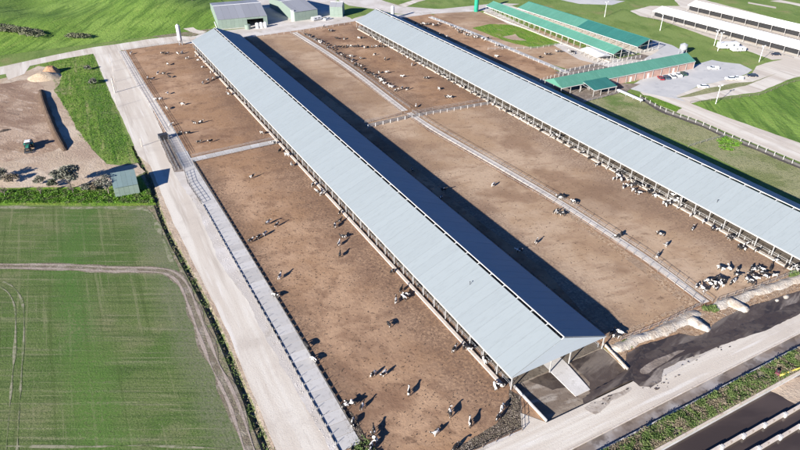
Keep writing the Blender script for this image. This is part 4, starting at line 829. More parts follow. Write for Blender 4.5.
tank('second white drum tank at the big grey shed', at(261.5, 27.8), 1.0, 3.0, M_white)
tank('third white drum tank nearest the shed corner', at(265.5, 27.4), 1.0, 3.0, M_white)
def lamp(label, p, h, heads=2, rz=0, r=.16):
    o = empty('floodlight_pole', (p[0], p[1], 0), rz, label, 'light pole', 'floodlight poles'); m = MB(); m.tube((0, 0, 0), (0, 0, h), r, r * .6, n=8); m.build('pole', M_white, o)
    m = MB(); m.bar((-1.2, 0, h - .1), (1.2, 0, h - .1), .14); m.build('crossarm', M_offwhite, o)
    for k in range(heads): x = -1.0 + 2.0 * k / max(1, heads - 1); m = MB(); m.box(x - .3, x + .3, -.35, .15, h, h + .35, .05, .05); m.build('lamp_head', M_white, o)
for lb, p, h in (('tall white floodlight pole in the grass before the white barns', (660, 30.6), 9.5), ('floodlight pole just left of the white caravans', (714, 45.6), 8), ('floodlight pole beside the white caravans', (717.6, 51), 9.5),
                 ('floodlight pole at the right tip of the grass strip', (759, 62), 8), ('floodlight pole in the grass beside the white road', (715.6, 104), 8), ('distant floodlight pole in the grass left of the white barns', (604.5, 17), 9)):
    lamp(lb, at(*p), h)
for i, (p, h, lb) in enumerate((((110.5, 62.5), 2.2, 'shortest'), ((113.5, 71.5), 2.8, 'third'), ((114.5, 82.3), 3.0, 'fourth'), ((115, 92.8), 6.5, 'tallest'), ((117, 107.2), 4.2, 'second'))):
    o = empty('marker_post', (*at(*p)[:2], 0), 0, f"{lb} slender post at the left side of the gravel road, {('top', 'upper', 'middle', 'thick one', 'lowest')[i]} of five", 'post', 'posts along the gravel road')
    m = MB(); rr_ = .26 if h > 6 else .1; m.tube((0, 0, 0), (0, 0, h), rr_, rr_ * .8, n=8); m.build('shaft', M_road, o); m = MB(); m.tube((0, 0, h), (0, 0, h + .12), rr_ * 1.1, n=8); m.build('cap', M_offwhite, o)
o = empty('marker_post', (*at(142, 146.5)[:2], 0), 0, 'lone tall post where the shadow falls on the cattle crush', 'post'); m = MB(); m.tube((0, 0, 0), (0, 0, 3.2), .14, .12, n=8); m.build('shaft', M_road, o)

# ---------------------------------------------------------------- silage clamp, heaps, tractor
cl = smooth_line([p.to_2d() for p in PX((40.5, 90), (44, 104), (50, 120), (57, 136), (65.5, 151))], 10)
m = MB(); prof = [(-1.5, 0), (-1.2, .7), (-.8, 1.4), (-.3, 1.8), (.3, 1.8), (.8, 1.2), (1.2, .5), (1.4, 0)]; rows = []
for i, p in enumerate(cl):
    d = (cl[min(i + 1, len(cl) - 1)] - cl[max(0, i - 1)]).normalized(); n_ = Vector((-d.y, d.x)); e = min(1, i / 4 + .15, (len(cl) - 1 - i) / 4 + .15); row = []
    for a, h in prof:
        q = p + n_ * a * -1 * (.6 + .4 * e); row.append(len(m.v)); m.v.append((q.x + .12 * noise.noise(Vector((q.x * .5, q.y * .5, h))), q.y, h * e * (.85 + .12 * noise.noise(Vector((p.x * .12, p.y * .12, a * .2)))) - .02))
    rows.append(row)
for i in range(len(rows) - 1):
    for k in range(len(prof) - 1): m.f.append((rows[i][k], rows[i + 1][k], rows[i + 1][k + 1], rows[i][k + 1])); m.mi.append(0)
for r_ in (rows[0], rows[-1]): m.f.append(tuple(r_)); m.mi.append(0)
M_silage = ground_mat('silage_face', [((0.104, 0.070, 0.050),), ((0.144, 0.104, 0.076), 0.4, .45, .62, .8), ((0.112, 0.076, 0.048), 0.8, .5, .66, .7)], (1.5, 1, .6))
M_feed = ground_mat('heaped_feed', [((0.50, 0.385, 0.265),), ((0.58, .47, .34), 0.3, .45, .62, .8), ((0.36, .26, .17), 0.8, .54, .66, .6)], (1.5, 1, .4))
M_clay = ground_mat('orange_clay_heap', [((0.36, 0.20, 0.115),), ((0.44, .28, .17), 0.6, .45, .62, .8)], (1.5, 1, .5))
tag(m.build('silage_stack', M_silage, None, (cl[0].x, cl[0].y, 0)), 'long brown silage stack casting a black shadow on the yard', 'silage stack')
mound('feed_heap', 'large pale yellow feed heap beside the dirt yard', at(44, 77), 7.5, 8, 2.0, M_feed, .3, 'heap', 3, flat=.3)
mound('clay_heap', 'orange brown heap leaning on the yellow feed heap', at(51.5, 72.5), 4.2, 5.0, 3.0, M_clay, .2, 'heap', 11, flat=.35)
mound('earth_pile', 'low dark earth pile at the left frame edge below the shrubs', at(4, 131), 3.2, 1.2, .7, M_rubble, .2, 'heap', 4)

def wheel(parent, x, y, r, w_, rim=M_offwhite, nm='wheel'):
    m = MB(); m.tube((x - w_ / 2, y, r), (x + w_ / 2, y, r), r, n=18); t = m.build(nm, M_black, parent)
    m = MB(); m.tube((x - w_ / 2 - .02, y, r), (x + w_ / 2 + .02, y, r), r * .5, n=12); m.build('rim', rim, t); return t
a = at(29.3, 149)
o = empty('tractor', (a.x, a.y, 0), R(172), 'green tractor with white cab roof parked on the sandy yard', 'tractor')
m = MB(); m.box(-.55, .55, .3, 2.9, 1.0, 2.0, .08, .1); m.box(-.4, .4, -1.6, .4, .8, 1.4); m.build('bonnet', M_tractor, o)
m = MB(); m.box(-.45, .45, 2.9, 3.1, 1.0, 1.8); m.build('grille', M_darksteel, o)
m = MB(); m.box(-.85, .85, -1.5, .2, 1.4, 2.85, .1, .12); m.build('cab', M_glass, o)
m = MB(); m.box(-1.0, 1.0, -1.75, .45, 2.87, 3.08, .12, .12); m.build('cab_roof', M_white, o)
for sx in (-1, 1):
    m = MB(); m.box(sx * 1.15 - .35, sx * 1.15 + .35, -2.0, -.2, 1.75, 1.9); m.build('mudguard', M_tractor, o); wheel(o, sx * 1.15, -1.1, .95, .55, M_yellow); wheel(o, sx * .95, 2.3, .6, .4, M_yellow)
    m = MB(); m.bar((sx * .75, 1.0, 1.5), (sx * .6, 3.9, .5), .14); m.build('loader_arm', M_darksteel, o)
m = MB(); m.box(-1.1, 1.1, 3.8, 4.4, .25, .8, 0, .1); m.build('loader_bucket', M_darksteel, o)
m = MB(); m.box(-1.2, 1.2, -4.2, -2.3, .6, 2.1, .2, .2); m.build('rear_hopper', M_darksteel, o); m = MB(); m.tube((.3, 1.8, 2.0), (.3, 1.8, 2.9), .06, n=6); m.build('exhaust', M_darksteel, o)

# ---------------------------------------------------------------- vehicles
def vehicle(name, label, p, rz, col, kind='car', cat='car'):
    paint = MATS.get('paint_' + col[0]) or flat_mat('paint_' + col[0], col[1], .3, 0, .5, .05)
    o = empty(name, (p[0], p[1], 0), rz, label, cat, 'vehicles parked at the milking shed' if cat in ('car', 'ute') else None)
    L, W = (4.6, 1.8) if kind == 'car' else (5.3, 1.9)
    m = MB(); m.box(-W / 2, W / 2, -L / 2, L / 2, .32, .85, .05, .06); m.box(-W / 2 + .06, W / 2 - .06, L / 2 - 1.35, L / 2 - .08, .85, 1.0, .06, .15)
    if kind == 'ute': m.box(-W / 2 + .02, -W / 2 + .1, -L / 2 + .05, -.6, .85, 1.15); m.box(W / 2 - .1, W / 2 - .02, -L / 2 + .05, -.6, .85, 1.15); m.box(-W / 2 + .1, W / 2 - .1, -L / 2 + .05, -L / 2 + .12, .85, 1.15)
    m.build('body', paint, o)
    y0_, y1_ = (-L / 2 + .5, L / 2 - 1.3) if kind == 'car' else (-.6, L / 2 - 1.4)
    m = MB(); m.box(-W / 2 + .1, W / 2 - .1, y0_, y1_, .86, 1.42, .16, .32); m.build('window_glass', M_glass, o)
    m = MB(); m.box(-W / 2 + .27, W / 2 - .27, y0_ + .32, y1_ - .34, 1.425, 1.48, .05, .05); m.build('cabin_roof', paint, o)
    for sx in (-1, 1):
        for sy in (-1, 1): wheel(o, sx * (W / 2 - .1), sy * L * .3, .33, .22)
        m = MB(); m.box(sx * (W / 2 - .35) - .15, sx * (W / 2 - .35) + .15, L / 2 - .03, L / 2 + .015, .6, .75); m.build('headlight', M_white, o)
    return o
Wt = ('white', (.8, .8, .79))
hd = R(-25)
for lb, p, rz, col, k, c in (('dark red car, first in the row before the brick bays', (660.5, 79.2), hd, ('red', (.25, .02, .03)), 'car', 'car'),
    ('dark blue grey car, second in the row before the brick bays', (666.5, 78.4), hd, ('slate', (.05, .08, .12)), 'car', 'car'), ('white car, third in the row before the brick bays', (672, 77.2), hd, Wt, 'car', 'car'),
    ('white ute, fourth in the row before the brick bays', (678, 76), hd, Wt, 'ute', 'ute'), ('dark green car, last in the row before the brick bays', (683.5, 74.7), hd, ('forest', (.03, .07, .05)), 'car', 'car'),
    ('large white ute parked off the right end of the milking shed', (713, 69), R(60), Wt, 'ute', 'ute'), ('black car alone on the car park edge', (752, 76.6), R(55), ('ink', (.012, .014, .03)), 'car', 'car'),
    ('white car beside the grassy island', (730, 79.6), R(60), Wt, 'car', 'car'), ('white ute next to it on the car park', (737, 78.9), R(40), Wt, 'ute', 'ute'), ('white car at the near end of the car park', (702.5, 87.6), R(60), Wt, 'car', 'car'),
    ('dark car parked by the near white barn', (775.5, 55.2), R(60), ('ink', (.012, .014, .03)), 'car', 'car')):
    vehicle('parked_car' if k == 'car' else 'parked_ute', lb, at(*p), rz, col, k, c)
vehicle('parked_ute', 'white ute parked in front of the small gabled shed', at(327.5, 19.8), R(-70), Wt, 'ute', 'ute')
def van(name, label, p, rz, L, W, H, cat):
    o = empty(name, (p[0], p[1], 0), rz, label, cat); m = MB(); m.box(-W / 2, W / 2, -L / 2, L / 2, .5, H, .06, .1); m.build('body', M_white, o)
    for sy in (-1, 1):
        for sx in (-1, 1): wheel(o, sx * (W / 2 - .1), sy * .7, .35, .25)
    for yy in (-L * .28, L * .1):
        for sx in (-1, 1): m = MB(); m.box(sx * (W / 2 - .01) - .03, sx * (W / 2 - .01) + .03, yy, yy + 1.0, H * .5, H * .78); m.build('window', M_glass, o)
    m = MB(); m.bar((0, L / 2, .55), (0, L / 2 + 1.2, .5), .1); m.build('drawbar', M_darksteel, o)
van('caravan', 'longer white caravan in the grass before the white barns', at(727, 48.2), R(65), 10.5, 3.6, 3.2, 'caravan')
van('caravan', 'lower white caravan right of the longer one', at(737.5, 51), R(65), 7.0, 3.2, 2.3, 'caravan')
van('box_trailer', 'white box trailer at the grey shed yard', at(316.5, 20.2), R(-75), 6.5, 2.4, 2.2, 'trailer')
# feed stacks between green barn and milking shed
o = empty('pipe_stack', (*at(650, 62)[:2], 0), .3, 'pile of dark pipes and frames behind the milking shed', 'pile')
for i in range(9): m = MB(); m.bar((-6 + i, random.uniform(-3, -1), .3 + .1 * i), (random.uniform(-3, 6), random.uniform(1, 4), .4), .18); m.build('pipe', random.choice((M_steel, M_darksteel, M_offwhite)), o)
for lb, px1, px2 in (('yard rails between the green barn and the milking shed', (560, 73), (640, 58)), ('second line of yard rails behind the milking shed', (568, 76), (650, 61)), ('third line of yard rails beside the shelter', (598, 62), (652, 51))):
    rail_line('yard_rail', lb, [at(*px1), at(*px2)], 1.6, 3, (.4, .8, 1.2, 1.55), M_offwhite, M_steel, pw=.15)
rail_line('yard_rail', 'yard rails at the left tip of the milking shed', [at(540, 82), at(552, 78), at(563, 76)], 1.6, 2.5, (.4, .8, 1.2, 1.55), M_offwhite, M_steel, pw=.15)
m = MB(); a = at(618, 90, 1.2); b = at(642, 100.5, 1.2); o = empty('white_conveyor', (a.x, a.y, 0), 0, 'white enclosed conveyor trough running from the teal canopy', 'conveyor')
m.bar((0, 0, 1.3), (b.x - a.x, b.y - a.y, 1.3), 1.1, .6); m.build('trough', M_white, o)
for t in (0.05, .35, .65, .95): m = MB(); m.box(-.1, .1, -.1, .1, 0, 1.0); m.build('leg', M_steel, o, None).location = ((b.x - a.x) * t, (b.y - a.y) * t, 0)

# ---------------------------------------------------------------- plants
def leaves(m, c, rx, ry, rz_, n, s, seed=0, lo=-.3, clump=8, hollow=.45):
    rnd = random.Random(seed); cl_ = []
    for _ in range(clump):
        a = rnd.uniform(0, 6.28); h = rnd.uniform(lo, 1); q = math.sqrt(max(0, 1 - h * h)) * rnd.uniform(.35, .85); cl_.append(Vector((rx * q * math.cos(a), ry * q * math.sin(a), rz_ * h * .8)))
    for _ in range(n):
        k = rnd.choice(cl_); d = Vector((rnd.gauss(0, 1), rnd.gauss(0, 1), rnd.gauss(0, 1))).normalized() * rnd.uniform(hollow, 1)
        p = Vector(c) + k + Vector((d.x * rx * .42, d.y * ry * .42, d.z * rz_ * .36))
        u = Vector((rnd.gauss(0, 1), rnd.gauss(0, 1), rnd.gauss(0, .7))).normalized(); v = u.cross(Vector((rnd.gauss(0, 1), rnd.gauss(0, 1), rnd.gauss(0, 1)))).normalized(); q = s * rnd.uniform(.5, 1.3)
        m.quad(p - u * q - v * q * .5, p + u * q - v * q * .6, p + u * q * .8 + v * q * .6, p - u * q * .7 + v * q * .5)
def tree(name, label, p, r, h, mat, n=1300, s=.28, trunk_h=None, cat='tree', seed=0, group=None, multi=3):
    o = empty(name, (p[0], p[1], p[2] if len(p) > 2 else 0), 0, label, cat, group); rnd = random.Random(seed); th = trunk_h if trunk_h is not None else h * .35
    m = MB(); m.tube((0, 0, -.1), (0.1, 0, th), .045 * h, .03 * h, n=8); tips = []
    for k in range(multi + 3):
        a = k * 6.28 / (multi + 3) + rnd.uniform(-.4, .4); e = Vector((r * .6 * math.cos(a), r * .6 * math.sin(a), h * rnd.uniform(.55, .85))); m.tube((0.1, 0, th * .9), e, .02 * h, .006 * h, n=5)
        m.tube(e, e + Vector((rnd.uniform(-1, 1) * r * .3, rnd.uniform(-1, 1) * r * .3, h * .1)), .008 * h, .003 * h, n=4)
    m.build('trunk', M_bark, o)
    m = MB(); leaves(m, (0, 0, th + (h - th) * .45), r, r, (h - th) * .6, n, s, seed, clump=11); m.build('crown', mat, o); return o
tree('gum_tree', 'largest grey green tree standing at the yard edge', at(71, 189), 5.0, 7.5, M_gum, 2600, .3, 2.2, seed=3)
tree('shrub', 'low grey shrub left of the largest tree', at(40, 184), 2.0, 2.6, M_gum, 500, .22, .5, 'shrub', 5)
tree('shrub', 'dark shrub between the low shrub and the tree', at(54, 185.5), 2.2, 2.4, M_darkbush, 600, .22, .4, 'shrub', 6)
tree('shrub', 'dark spreading shrub at the left frame edge', at(1, 180), 3.4, 3.6, M_gum, 900, .25, .6, 'shrub', 7)
tree('shrub', 'half bare shrub beside the dark one at the left edge', at(12, 182), 2.6, 2.6, M_deadweed, 600, .22, .5, 'shrub', 8)
tree('shrub', 'flat olive shrub right of the largest tree', at(88, 189.5), 2.6, 2.2, M_gum, 700, .22, .4, 'shrub', 9)
tree('shrub', 'brownish shrub against the mint roofed shed', at(97, 189), 2.4, 2.4, M_deadweed, 600, .22, .4, 'shrub', 10)
tree('sapling', 'thin young tree just left of the mint roofed shed', at(106, 191), 2.6, 5.5, M_gum, 420, .2, 2.4, seed=21)
tree('sapling', 'sparse young tree below the mint roofed shed corner', at(109, 194), 2.2, 5.0, M_gum, 300, .2, 2.2, seed=22)
tree('sapling', 'bare pale sapling in the grass at the far left', at(5, 196), 1.2, 3.0, M_deadweed, 120, .15, 1.2, seed=23)
tree('sapling', 'bare pale sapling in the grass below the low shrub', at(41, 195), 1.2, 3.0, M_deadweed, 120, .15, 1.2, seed=24)
tree('sapling', 'bare pale sapling under the largest tree', at(73.5, 194), 1.4, 3.4, M_deadweed, 120, .15, 1.4, seed=25)
tree('shrub', 'grey dead bush in the rank grass, upper one', at(88, 70), 2.0, 2.0, M_gum, 420, .25, .3, 'shrub', 12)
tree('shrub', 'grey dead bush in the rank grass, lower one', at(93, 84), 2.4, 2.4, M_gum, 520, .25, .3, 'shrub', 13)
def on_hill(p):
    return Vector((p.x, p.y, hill_z(p.x, p.y)))
for i in range(9):
    x = 1.5 + i * 4.6; tree('scrub_bush', f"{('first','second','third','fourth','fifth','sixth','seventh','eighth','ninth')[i]} dark bush from the left in the scrub row on the hill foot", on_hill(at(x, 37.5 + i * .3)), 5.5, 2.6, M_scrub, 420, .32, .3, 'bush', 40 + i, 'scrub row at the hill foot')
for i in range(3): tree('scrub_bush', f"{('leftmost', 'middle', 'rightmost')[i]} grey bush of the small clump below the hill", on_hill(at(73 + i * 5, 39)), 4.4, 2.6, M_scrub, 380, .32, .5, 'bush', 60 + i, 'small clump of bushes')
for i, p in enumerate(((178, 3), (186, 7), (176, 8), (192, 2))): tree('scrub_bush', f"{('nearest', 'second', 'third', 'farthest')[(2, 0, 1, 3)[i]]} bush of the scrub left of the big grey shed", at(*p), 6, 4.5, M_darkbush, 420, .5, .5, 'bush', 70 + i, 'scrub by the grey shed')

def scatter(name, label, poly, n, hgt, size, mats, seed, zf=lambda x, y: 0, kind='stuff', thin=False):
    """leafy clumps rooted in a polygon (list of 2D points)"""
    rnd = random.Random(seed); xs = [p[0] for p in poly]; ys = [p[1] for p in poly]; m = MB(); c = 0; tries = 0
    def inside(x, y):
        r = False; j = len(poly) - 1
        for i in range(len(poly)):
            a, b = poly[i], poly[j]
            if (a[1] > y) != (b[1] > y) and x < (b[0] - a[0]) * (y - a[1]) / (b[1] - a[1]) + a[0]: r = not r
            j = i
        return r
    while c < n and tries < n * 20:
        tries += 1; x = rnd.uniform(min(xs), max(xs)); y = rnd.uniform(min(ys), max(ys))
        if not inside(x, y): continue
        g = noise.noise(Vector((x * .35, y * .35, seed)))
        if rnd.random() > .65 + g: continue
        c += 1; hh = hgt * rnd.uniform(.3, 1.0) * (.8 + .8 * max(0, g)); m.cur = 0 if noise.noise(Vector((x * .5, y * .5, seed + 9))) + rnd.uniform(-.25, .25) > (-.12 if len(mats) > 1 else -9) else 1
        k = 2 if thin else 5
        for _ in range(k):
            p = Vector((x + rnd.gauss(0, size), y + rnd.gauss(0, size), zf(x, y) + rnd.uniform(.05, hh)))
            u = Vector((rnd.gauss(0, 1), rnd.gauss(0, 1), rnd.gauss(0, .6))).normalized(); v = u.cross(Vector((rnd.gauss(0, 1), rnd.gauss(0, 1), rnd.gauss(0, 1)))).normalized(); q = size * rnd.uniform(.5, 1.2)
            m.quad(p - u * q - v * q * .45, p + u * q - v * q * .5, p + u * q * .7 + v * q * .5, p - u * q * .8 + v * q * .5)
    return tag(m.build(name, mats), label, None, None, kind)
scatter('weeds', 'dense green weeds and shrubs on the strip by the ponds', [(70, 47.0), (150, 47.0), (150, 51.2), (55, 51.2)], 17000, .9, .12, [M_weed, M_deadweed], 5)
scatter('weeds', 'weeds growing along the ditch', [tuple(p) for p in offs(ditch_c, -.9)] + [tuple(p) for p in offs(ditch_c, 1.5)][::-1], 1300, .35, .12, [M_weed, M_deadweed], 6, zf=lambda x, y: -.25)
scatter('tall_grass', 'tall lush grass along the top of the sown field', [tuple(p[:2]) for p in PX((-30, 190), (100, 191), (150, 190), (154, 203), (60, 203), (-30, 203))], 9000, .7, .17, [M_lush, M_weed], 7)
scatter('tall_grass', 'rank grass tufts beside the gravel road', [tuple(p[:2]) for p in PX((50, 62), (92, 54), (118, 115), (136, 158), (112, 162), (80, 138), (56, 92))], 6000, .3, .17, [M_lush, M_lush], 8, thin=True)
scatter('weeds', 'weeds at the end of the feed lane', [(27, 66), (34, 66), (33, 76), (28, 74)], 500, .8, .18, [M_weed, M_deadweed], 9)
scatter('weeds', 'green weeds on the pale bank', [tuple(p[:2]) for p in PX((702, 307), (716, 306), (718, 312), (704, 312))], 180, .8, .18, [M_weed], 10)
scatter('weeds', 'green weeds at the near corner of the second pen', [tuple(p[:2]) for p in PX((790, 272), (798, 271), (798, 278), (790, 278))], 160, .9, .2, [M_weed], 11)
scatter('weeds', 'small weeds on the bank beside the near barn', [tuple(p[:2]) for p in PX((622, 342), (632, 338), (632, 348), (622, 348))], 140, .5, .15, [M_weed], 12)

scatter('tall_grass', 'small green tuft patch in the dry paddock', scatter_later, 700, .5, .3, [M_lush, M_weed], 31, thin=True)
def stones(name, label, poly, n, s0, s1, mats, seed):
    rnd = random.Random(seed); xs = [p[0] for p in poly]; ys = [p[1] for p in poly]; m = MB(); c = 0
    def inside(x, y):
        r = False; j = len(poly) - 1
        for i in range(len(poly)):
            a, b = poly[i], poly[j]
            if (a[1] > y) != (b[1] > y) and x < (b[0] - a[0]) * (y - a[1]) / (b[1] - a[1]) + a[0]: r = not r
            j = i
        return r
    while c < n:
        x = rnd.uniform(min(xs), max(xs)); y = rnd.uniform(min(ys), max(ys))
        if not inside(x, y): continue
        c += 1; s = rnd.uniform(s0, s1); m.cur = rnd.randrange(len(mats)); i = len(m.v)
        for k in range(5): a = k * 1.2566 + rnd.uniform(-.3, .3); m.v.append((x + s * math.cos(a), y + s * math.sin(a) * .8, .02))
        for k in range(5): a = k * 1.2566 + rnd.uniform(-.3, .3); m.v.append((x + s * .6 * math.cos(a), y + s * .5 * math.sin(a), .06 + s * rnd.uniform(.5, .9)))
        for k in range(5): m.f.append((i + k, i + (k + 1) % 5, i + 5 + (k + 1) % 5, i + 5 + k)); m.mi.append(m.cur)
        m.f.append(tuple(i + 5 + k for k in range(5))); m.mi.append(m.cur)
    return tag(m.build(name, mats), label, None, None, 'stuff')
stones('stones', 'dark clods and stones at the pen corner', P2((510, 392), (519, 400), (521, 428), (480, 446), (452, 456), (470, 440), (500, 422), (508, 408)), 2600, .06, .15, [M_rubble, M_slurry_dry, M_rubble, M_track], 1)
stones('stones', 'dark clods beside the lane end', P2((342, 406), (352, 413), (366, 440), (374, 460), (360, 460), (346, 436)), 900, .06, .15, [M_rubble, M_slurry_dry, M_track], 2)
stones('stones', 'loose pale rubble beside the feed lane', [(26.8, 76), (26.6, 170), (25.4, 200), (24.4, 180), (23.8, 150), (25.4, 110), (25.6, 76)], 700, .05, .15, [M_road_dim, M_conc], 3)
stones('stones', 'crumbled stones on the pale bank', P2((612, 350), (640, 336), (690, 316), (712, 308), (800, 280), (800, 288), (720, 318), (640, 344), (626, 354)), 1500, .05, .17, [M_pale_bank, M_chip, M_rubble], 4)
stones('stones', 'dung clods scattered over the big left pen', P2((200, 170), (275, 148), (500, 395), (480, 440), (360, 470), (310, 355), (250, 250)), 1700, .06, .15, [M_silage, M_silage, M_rubble], 5)
stones('stones', 'dung clods scattered over the middle pens', P2((370, 128), (410, 114), (495, 106), (790, 270), (720, 296), (640, 320), (612, 336), (520, 250)), 1300, .06, .15, [M_silage, M_silage, M_rubble], 6)

# ---------------------------------------------------------------- cattle
def cow_mesh(pose):
    """verts: name -> (pos, radius xy); forward is +Y"""
    V = {}; E = []
    st = pose != 'lie'; zb = 1.02 if st else .42
    V['pelvis'] = ((0, -.45, zb), (.33, .36)); V['rump'] = ((0, -.82, zb + .06), (.24, .28)); V['belly'] = ((0, .0, zb - .06), (.37, .41)); V['chest'] = ((0, .45, zb), (.31, .38)); V['neck0'] = ((0, .8, zb + .1), (.2, .27))
    E += [('pelvis', 'rump'), ('pelvis', 'belly'), ('belly', 'chest'), ('chest', 'neck0')]
    if pose == 'graze': pts = [('neck1', (0, 1.1, .85), (.14, .2)), ('head', (.05, 1.35, .45), (.13, .15)), ('muzzle', (.06, 1.45, .18), (.09, .09))]
    elif pose == 'turn': pts = [('neck1', (.2, 1.05, zb + .25), (.15, .19)), ('head', (.48, 1.2, zb + .32), (.12, .15)), ('muzzle', (.75, 1.22, zb + .2), (.08, .09))]
    else: pts = [('neck1', (0, 1.1, zb + .28), (.15, .19)), ('head', (0, 1.38, zb + .36), (.12, .15)), ('muzzle', (0, 1.66, zb + .22), (.08, .09))]
    prev = 'neck0'
    for n_, p, r in pts: V[n_] = (p, r); E.append((prev, n_)); prev = n_
    hx, hy, hz = V['head'][0]
    for sx in (-1, 1): V[f'ear{sx}'] = ((hx + sx * .24, hy - .08, hz + .1), (.04, .03)); E.append(('head', f'ear{sx}'))
    for i, (sx, y, par) in enumerate(((-1, .5, 'chest'), (1, .5, 'chest'), (-1, -.62, 'pelvis'), (1, -.62, 'pelvis'))):
        dy = (.12, -.1, -.14, .1)[i] if st else 0
        if st:
            V[f'k{i}'] = ((sx * .2, y + dy * .5, .58), (.1, .13)); V[f'h{i}'] = ((sx * .2, y + dy - (.07 if i > 1 else 0), .3), (.055, .06)); V[f'f{i}'] = ((sx * .2, y + dy, .03), (.06, .07))
        else:
            V[f'k{i}'] = ((sx * .4, y + .15, .22), (.12, .12)); V[f'h{i}'] = ((sx * .45, y + .4, .12), (.07, .06)); V[f'f{i}'] = ((sx * .38, y + .15 if i < 2 else y + .65, .07), (.06, .06))
        E += [(par, f'k{i}'), (f'k{i}', f'h{i}'), (f'h{i}', f'f{i}')]
    V['tail0'] = ((0, -1.06, zb + .12), (.05, .05)); V['tail1'] = ((.03, -1.14, zb - .4 if st else .12), (.04, .04)); E += [('rump', 'tail0'), ('tail0', 'tail1')]
    if st: V['udder'] = ((0, -.42, .66), (.16, .15)); E.append(('pelvis', 'udder'))
    names = list(V); me = bpy.data.meshes.new('cow_skeleton'); me.from_pydata([V[n_][0] for n_ in names], [(names.index(a), names.index(b)) for a, b in E], [])
    ob = bpy.data.objects.new('cow_skeleton', me); C.objects.link(ob); ob.modifiers.new('skin', 'SKIN'); sv = me.skin_vertices[0].data
    for i, n_ in enumerate(names): sv[i].radius = V[n_][1]; sv[i].use_root = (n_ == 'pelvis')
    ob.modifiers['skin'].use_smooth_shade = True; sb = ob.modifiers.new('sub', 'SUBSURF'); sb.levels = 1
    dg = bpy.context.evaluated_depsgraph_get(); out = bpy.data.meshes.new_from_object(ob.evaluated_get(dg)); bpy.data.objects.remove(ob); bpy.data.meshes.remove(me)
    out.name = 'cow_' + pose; return out
POSES = {'standing': 'stand', 'head down': 'graze', 'head turned': 'turn', 'lying': 'lie'}
CM = {}
for pn, p in POSES.items():
    b = cow_mesh(p)
    for cn, cm in COATS.items():
        q = b.copy(); q.materials.clear(); q.materials.append(cm); q.polygons.foreach_set('material_index', [0] * len(q.polygons)); CM[pn, cn] = q
ORD = ['nearest', 'second nearest', 'third nearest', 'fourth nearest', 'fifth nearest', 'sixth nearest', 'seventh nearest', 'eighth nearest', 'ninth nearest', 'tenth nearest', 'eleventh nearest', 'twelfth nearest', 'thirteenth nearest', 'fourteenth nearest',
       'fifteenth nearest', 'sixteenth nearest', 'seventeenth nearest', 'eighteenth nearest', 'nineteenth nearest', 'twentieth nearest', 'twenty-first nearest', 'twenty-second nearest', 'twenty-third nearest', 'twenty-fourth nearest', 'twenty-fifth nearest',
       'twenty-sixth nearest', 'twenty-seventh nearest', 'twenty-eighth nearest', 'twenty-ninth nearest', 'thirtieth nearest']
crnd = random.Random(11)
def herd(place, group, pts, coats='wpb', poses=('standing', 'standing', 'head down', 'head turned'), heading=None, scale=.95, spread=3.1):
    """pts: (px, py[, coat letter[, heading degrees]]); ordered nearest first for the labels"""
    key = {'w': 'mostly white', 'p': 'black and white', 'b': 'mostly black'}
    W = []
    for q in pts:
        p = at(q[0], q[1] + .5) if len(q) < 5 else Vector((q[0], q[1], 0)); W.append((p, q))
    W.sort(key=lambda t: t[0].length); placed = []
    for i, (p, q) in enumerate(W):
        c = key[q[2] if len(q) > 2 and q[2] else crnd.choice(coats)]; ps = crnd.choice(poses); h = R(q[3]) if len(q) > 3 and q[3] is not None else (R(heading + crnd.uniform(-14, 14)) if heading is not None else crnd.uniform(0, 6.28))
        o = link('cow', CM[ps, c], None, (p.x, p.y, .06), h); s = scale * crnd.uniform(.92, 1.06); o.scale = (s, s, s)
        tag(o, f"{c} cow, {ORD[i % len(ORD)]} {place}", 'cow', group)
LE = -55  # heading used when cows look along the shadow direction
herd('loose in the big left pen, near part', 'cows in the big left pen', [(307, 347, 'b', 10), (314, 361, 'w', 20), (373, 376, 'w', -60), (384, 375, 'w', 120), (346, 407, 'w', -85), (352, 405, 'p', 60), (362, 408, 'p', -50), (353, 424, 'w', -30), (374, 432, 'p', -20), (375, 440, 'p', 10), (371, 449, 'w', -40),
    (454, 351, 'p', -60), (409, 394, 'p', -30), (450, 415, 'p', -20), (470, 425, 'p', -30), (436, 434, 'w', 110), (455, 449, 'b', -60), (389, 326, 'b', 0), (502, 409, 'w', -50), (498, 419, 'p', -60), (396, 302, 'w', -30)])
herd('in the big left pen, far part', 'cows in the big left pen', [(251, 242, 'p', -70), (259, 238, 'p', -60), (265, 235, 'w', -50), (268, 224, 'p', -60), (277, 226, 'p', -60), (280, 278, 'w', -40), (276, 297, 'w', 40), (252, 178, 'p', -70), (292, 166, 'w', 5), (287, 156, 'w', 40), (275, 144, 'w', 70),
    (318, 193, 'p', 30), (322, 195, 'w', -60), (335, 227, 'p', -30), (340, 222, 'b', -60), (339, 245, 'w', -40), (340, 256, 'b', -30), (331, 189, 'b', 20), (343, 238, 'p', 60)])
herd('clustered along the near barn eave', 'cows along the near barn eave', [(464, 348, 'b', -40), (469, 350, 'p', 50), (484, 362, 'w', -10), (489, 361, 'b', 40), (495, 388, 'w', -20), (500, 387, 'w', 60), (392, 273, 'p', -60), (401, 291, 'b', -50), (406, 296, 'p', 60), (404, 299, 'w', 10), (340, 214, 'b', -40), (313, 186, 'p', -40), (280, 152, 'b', -50), (419, 287, 'b', -60)])
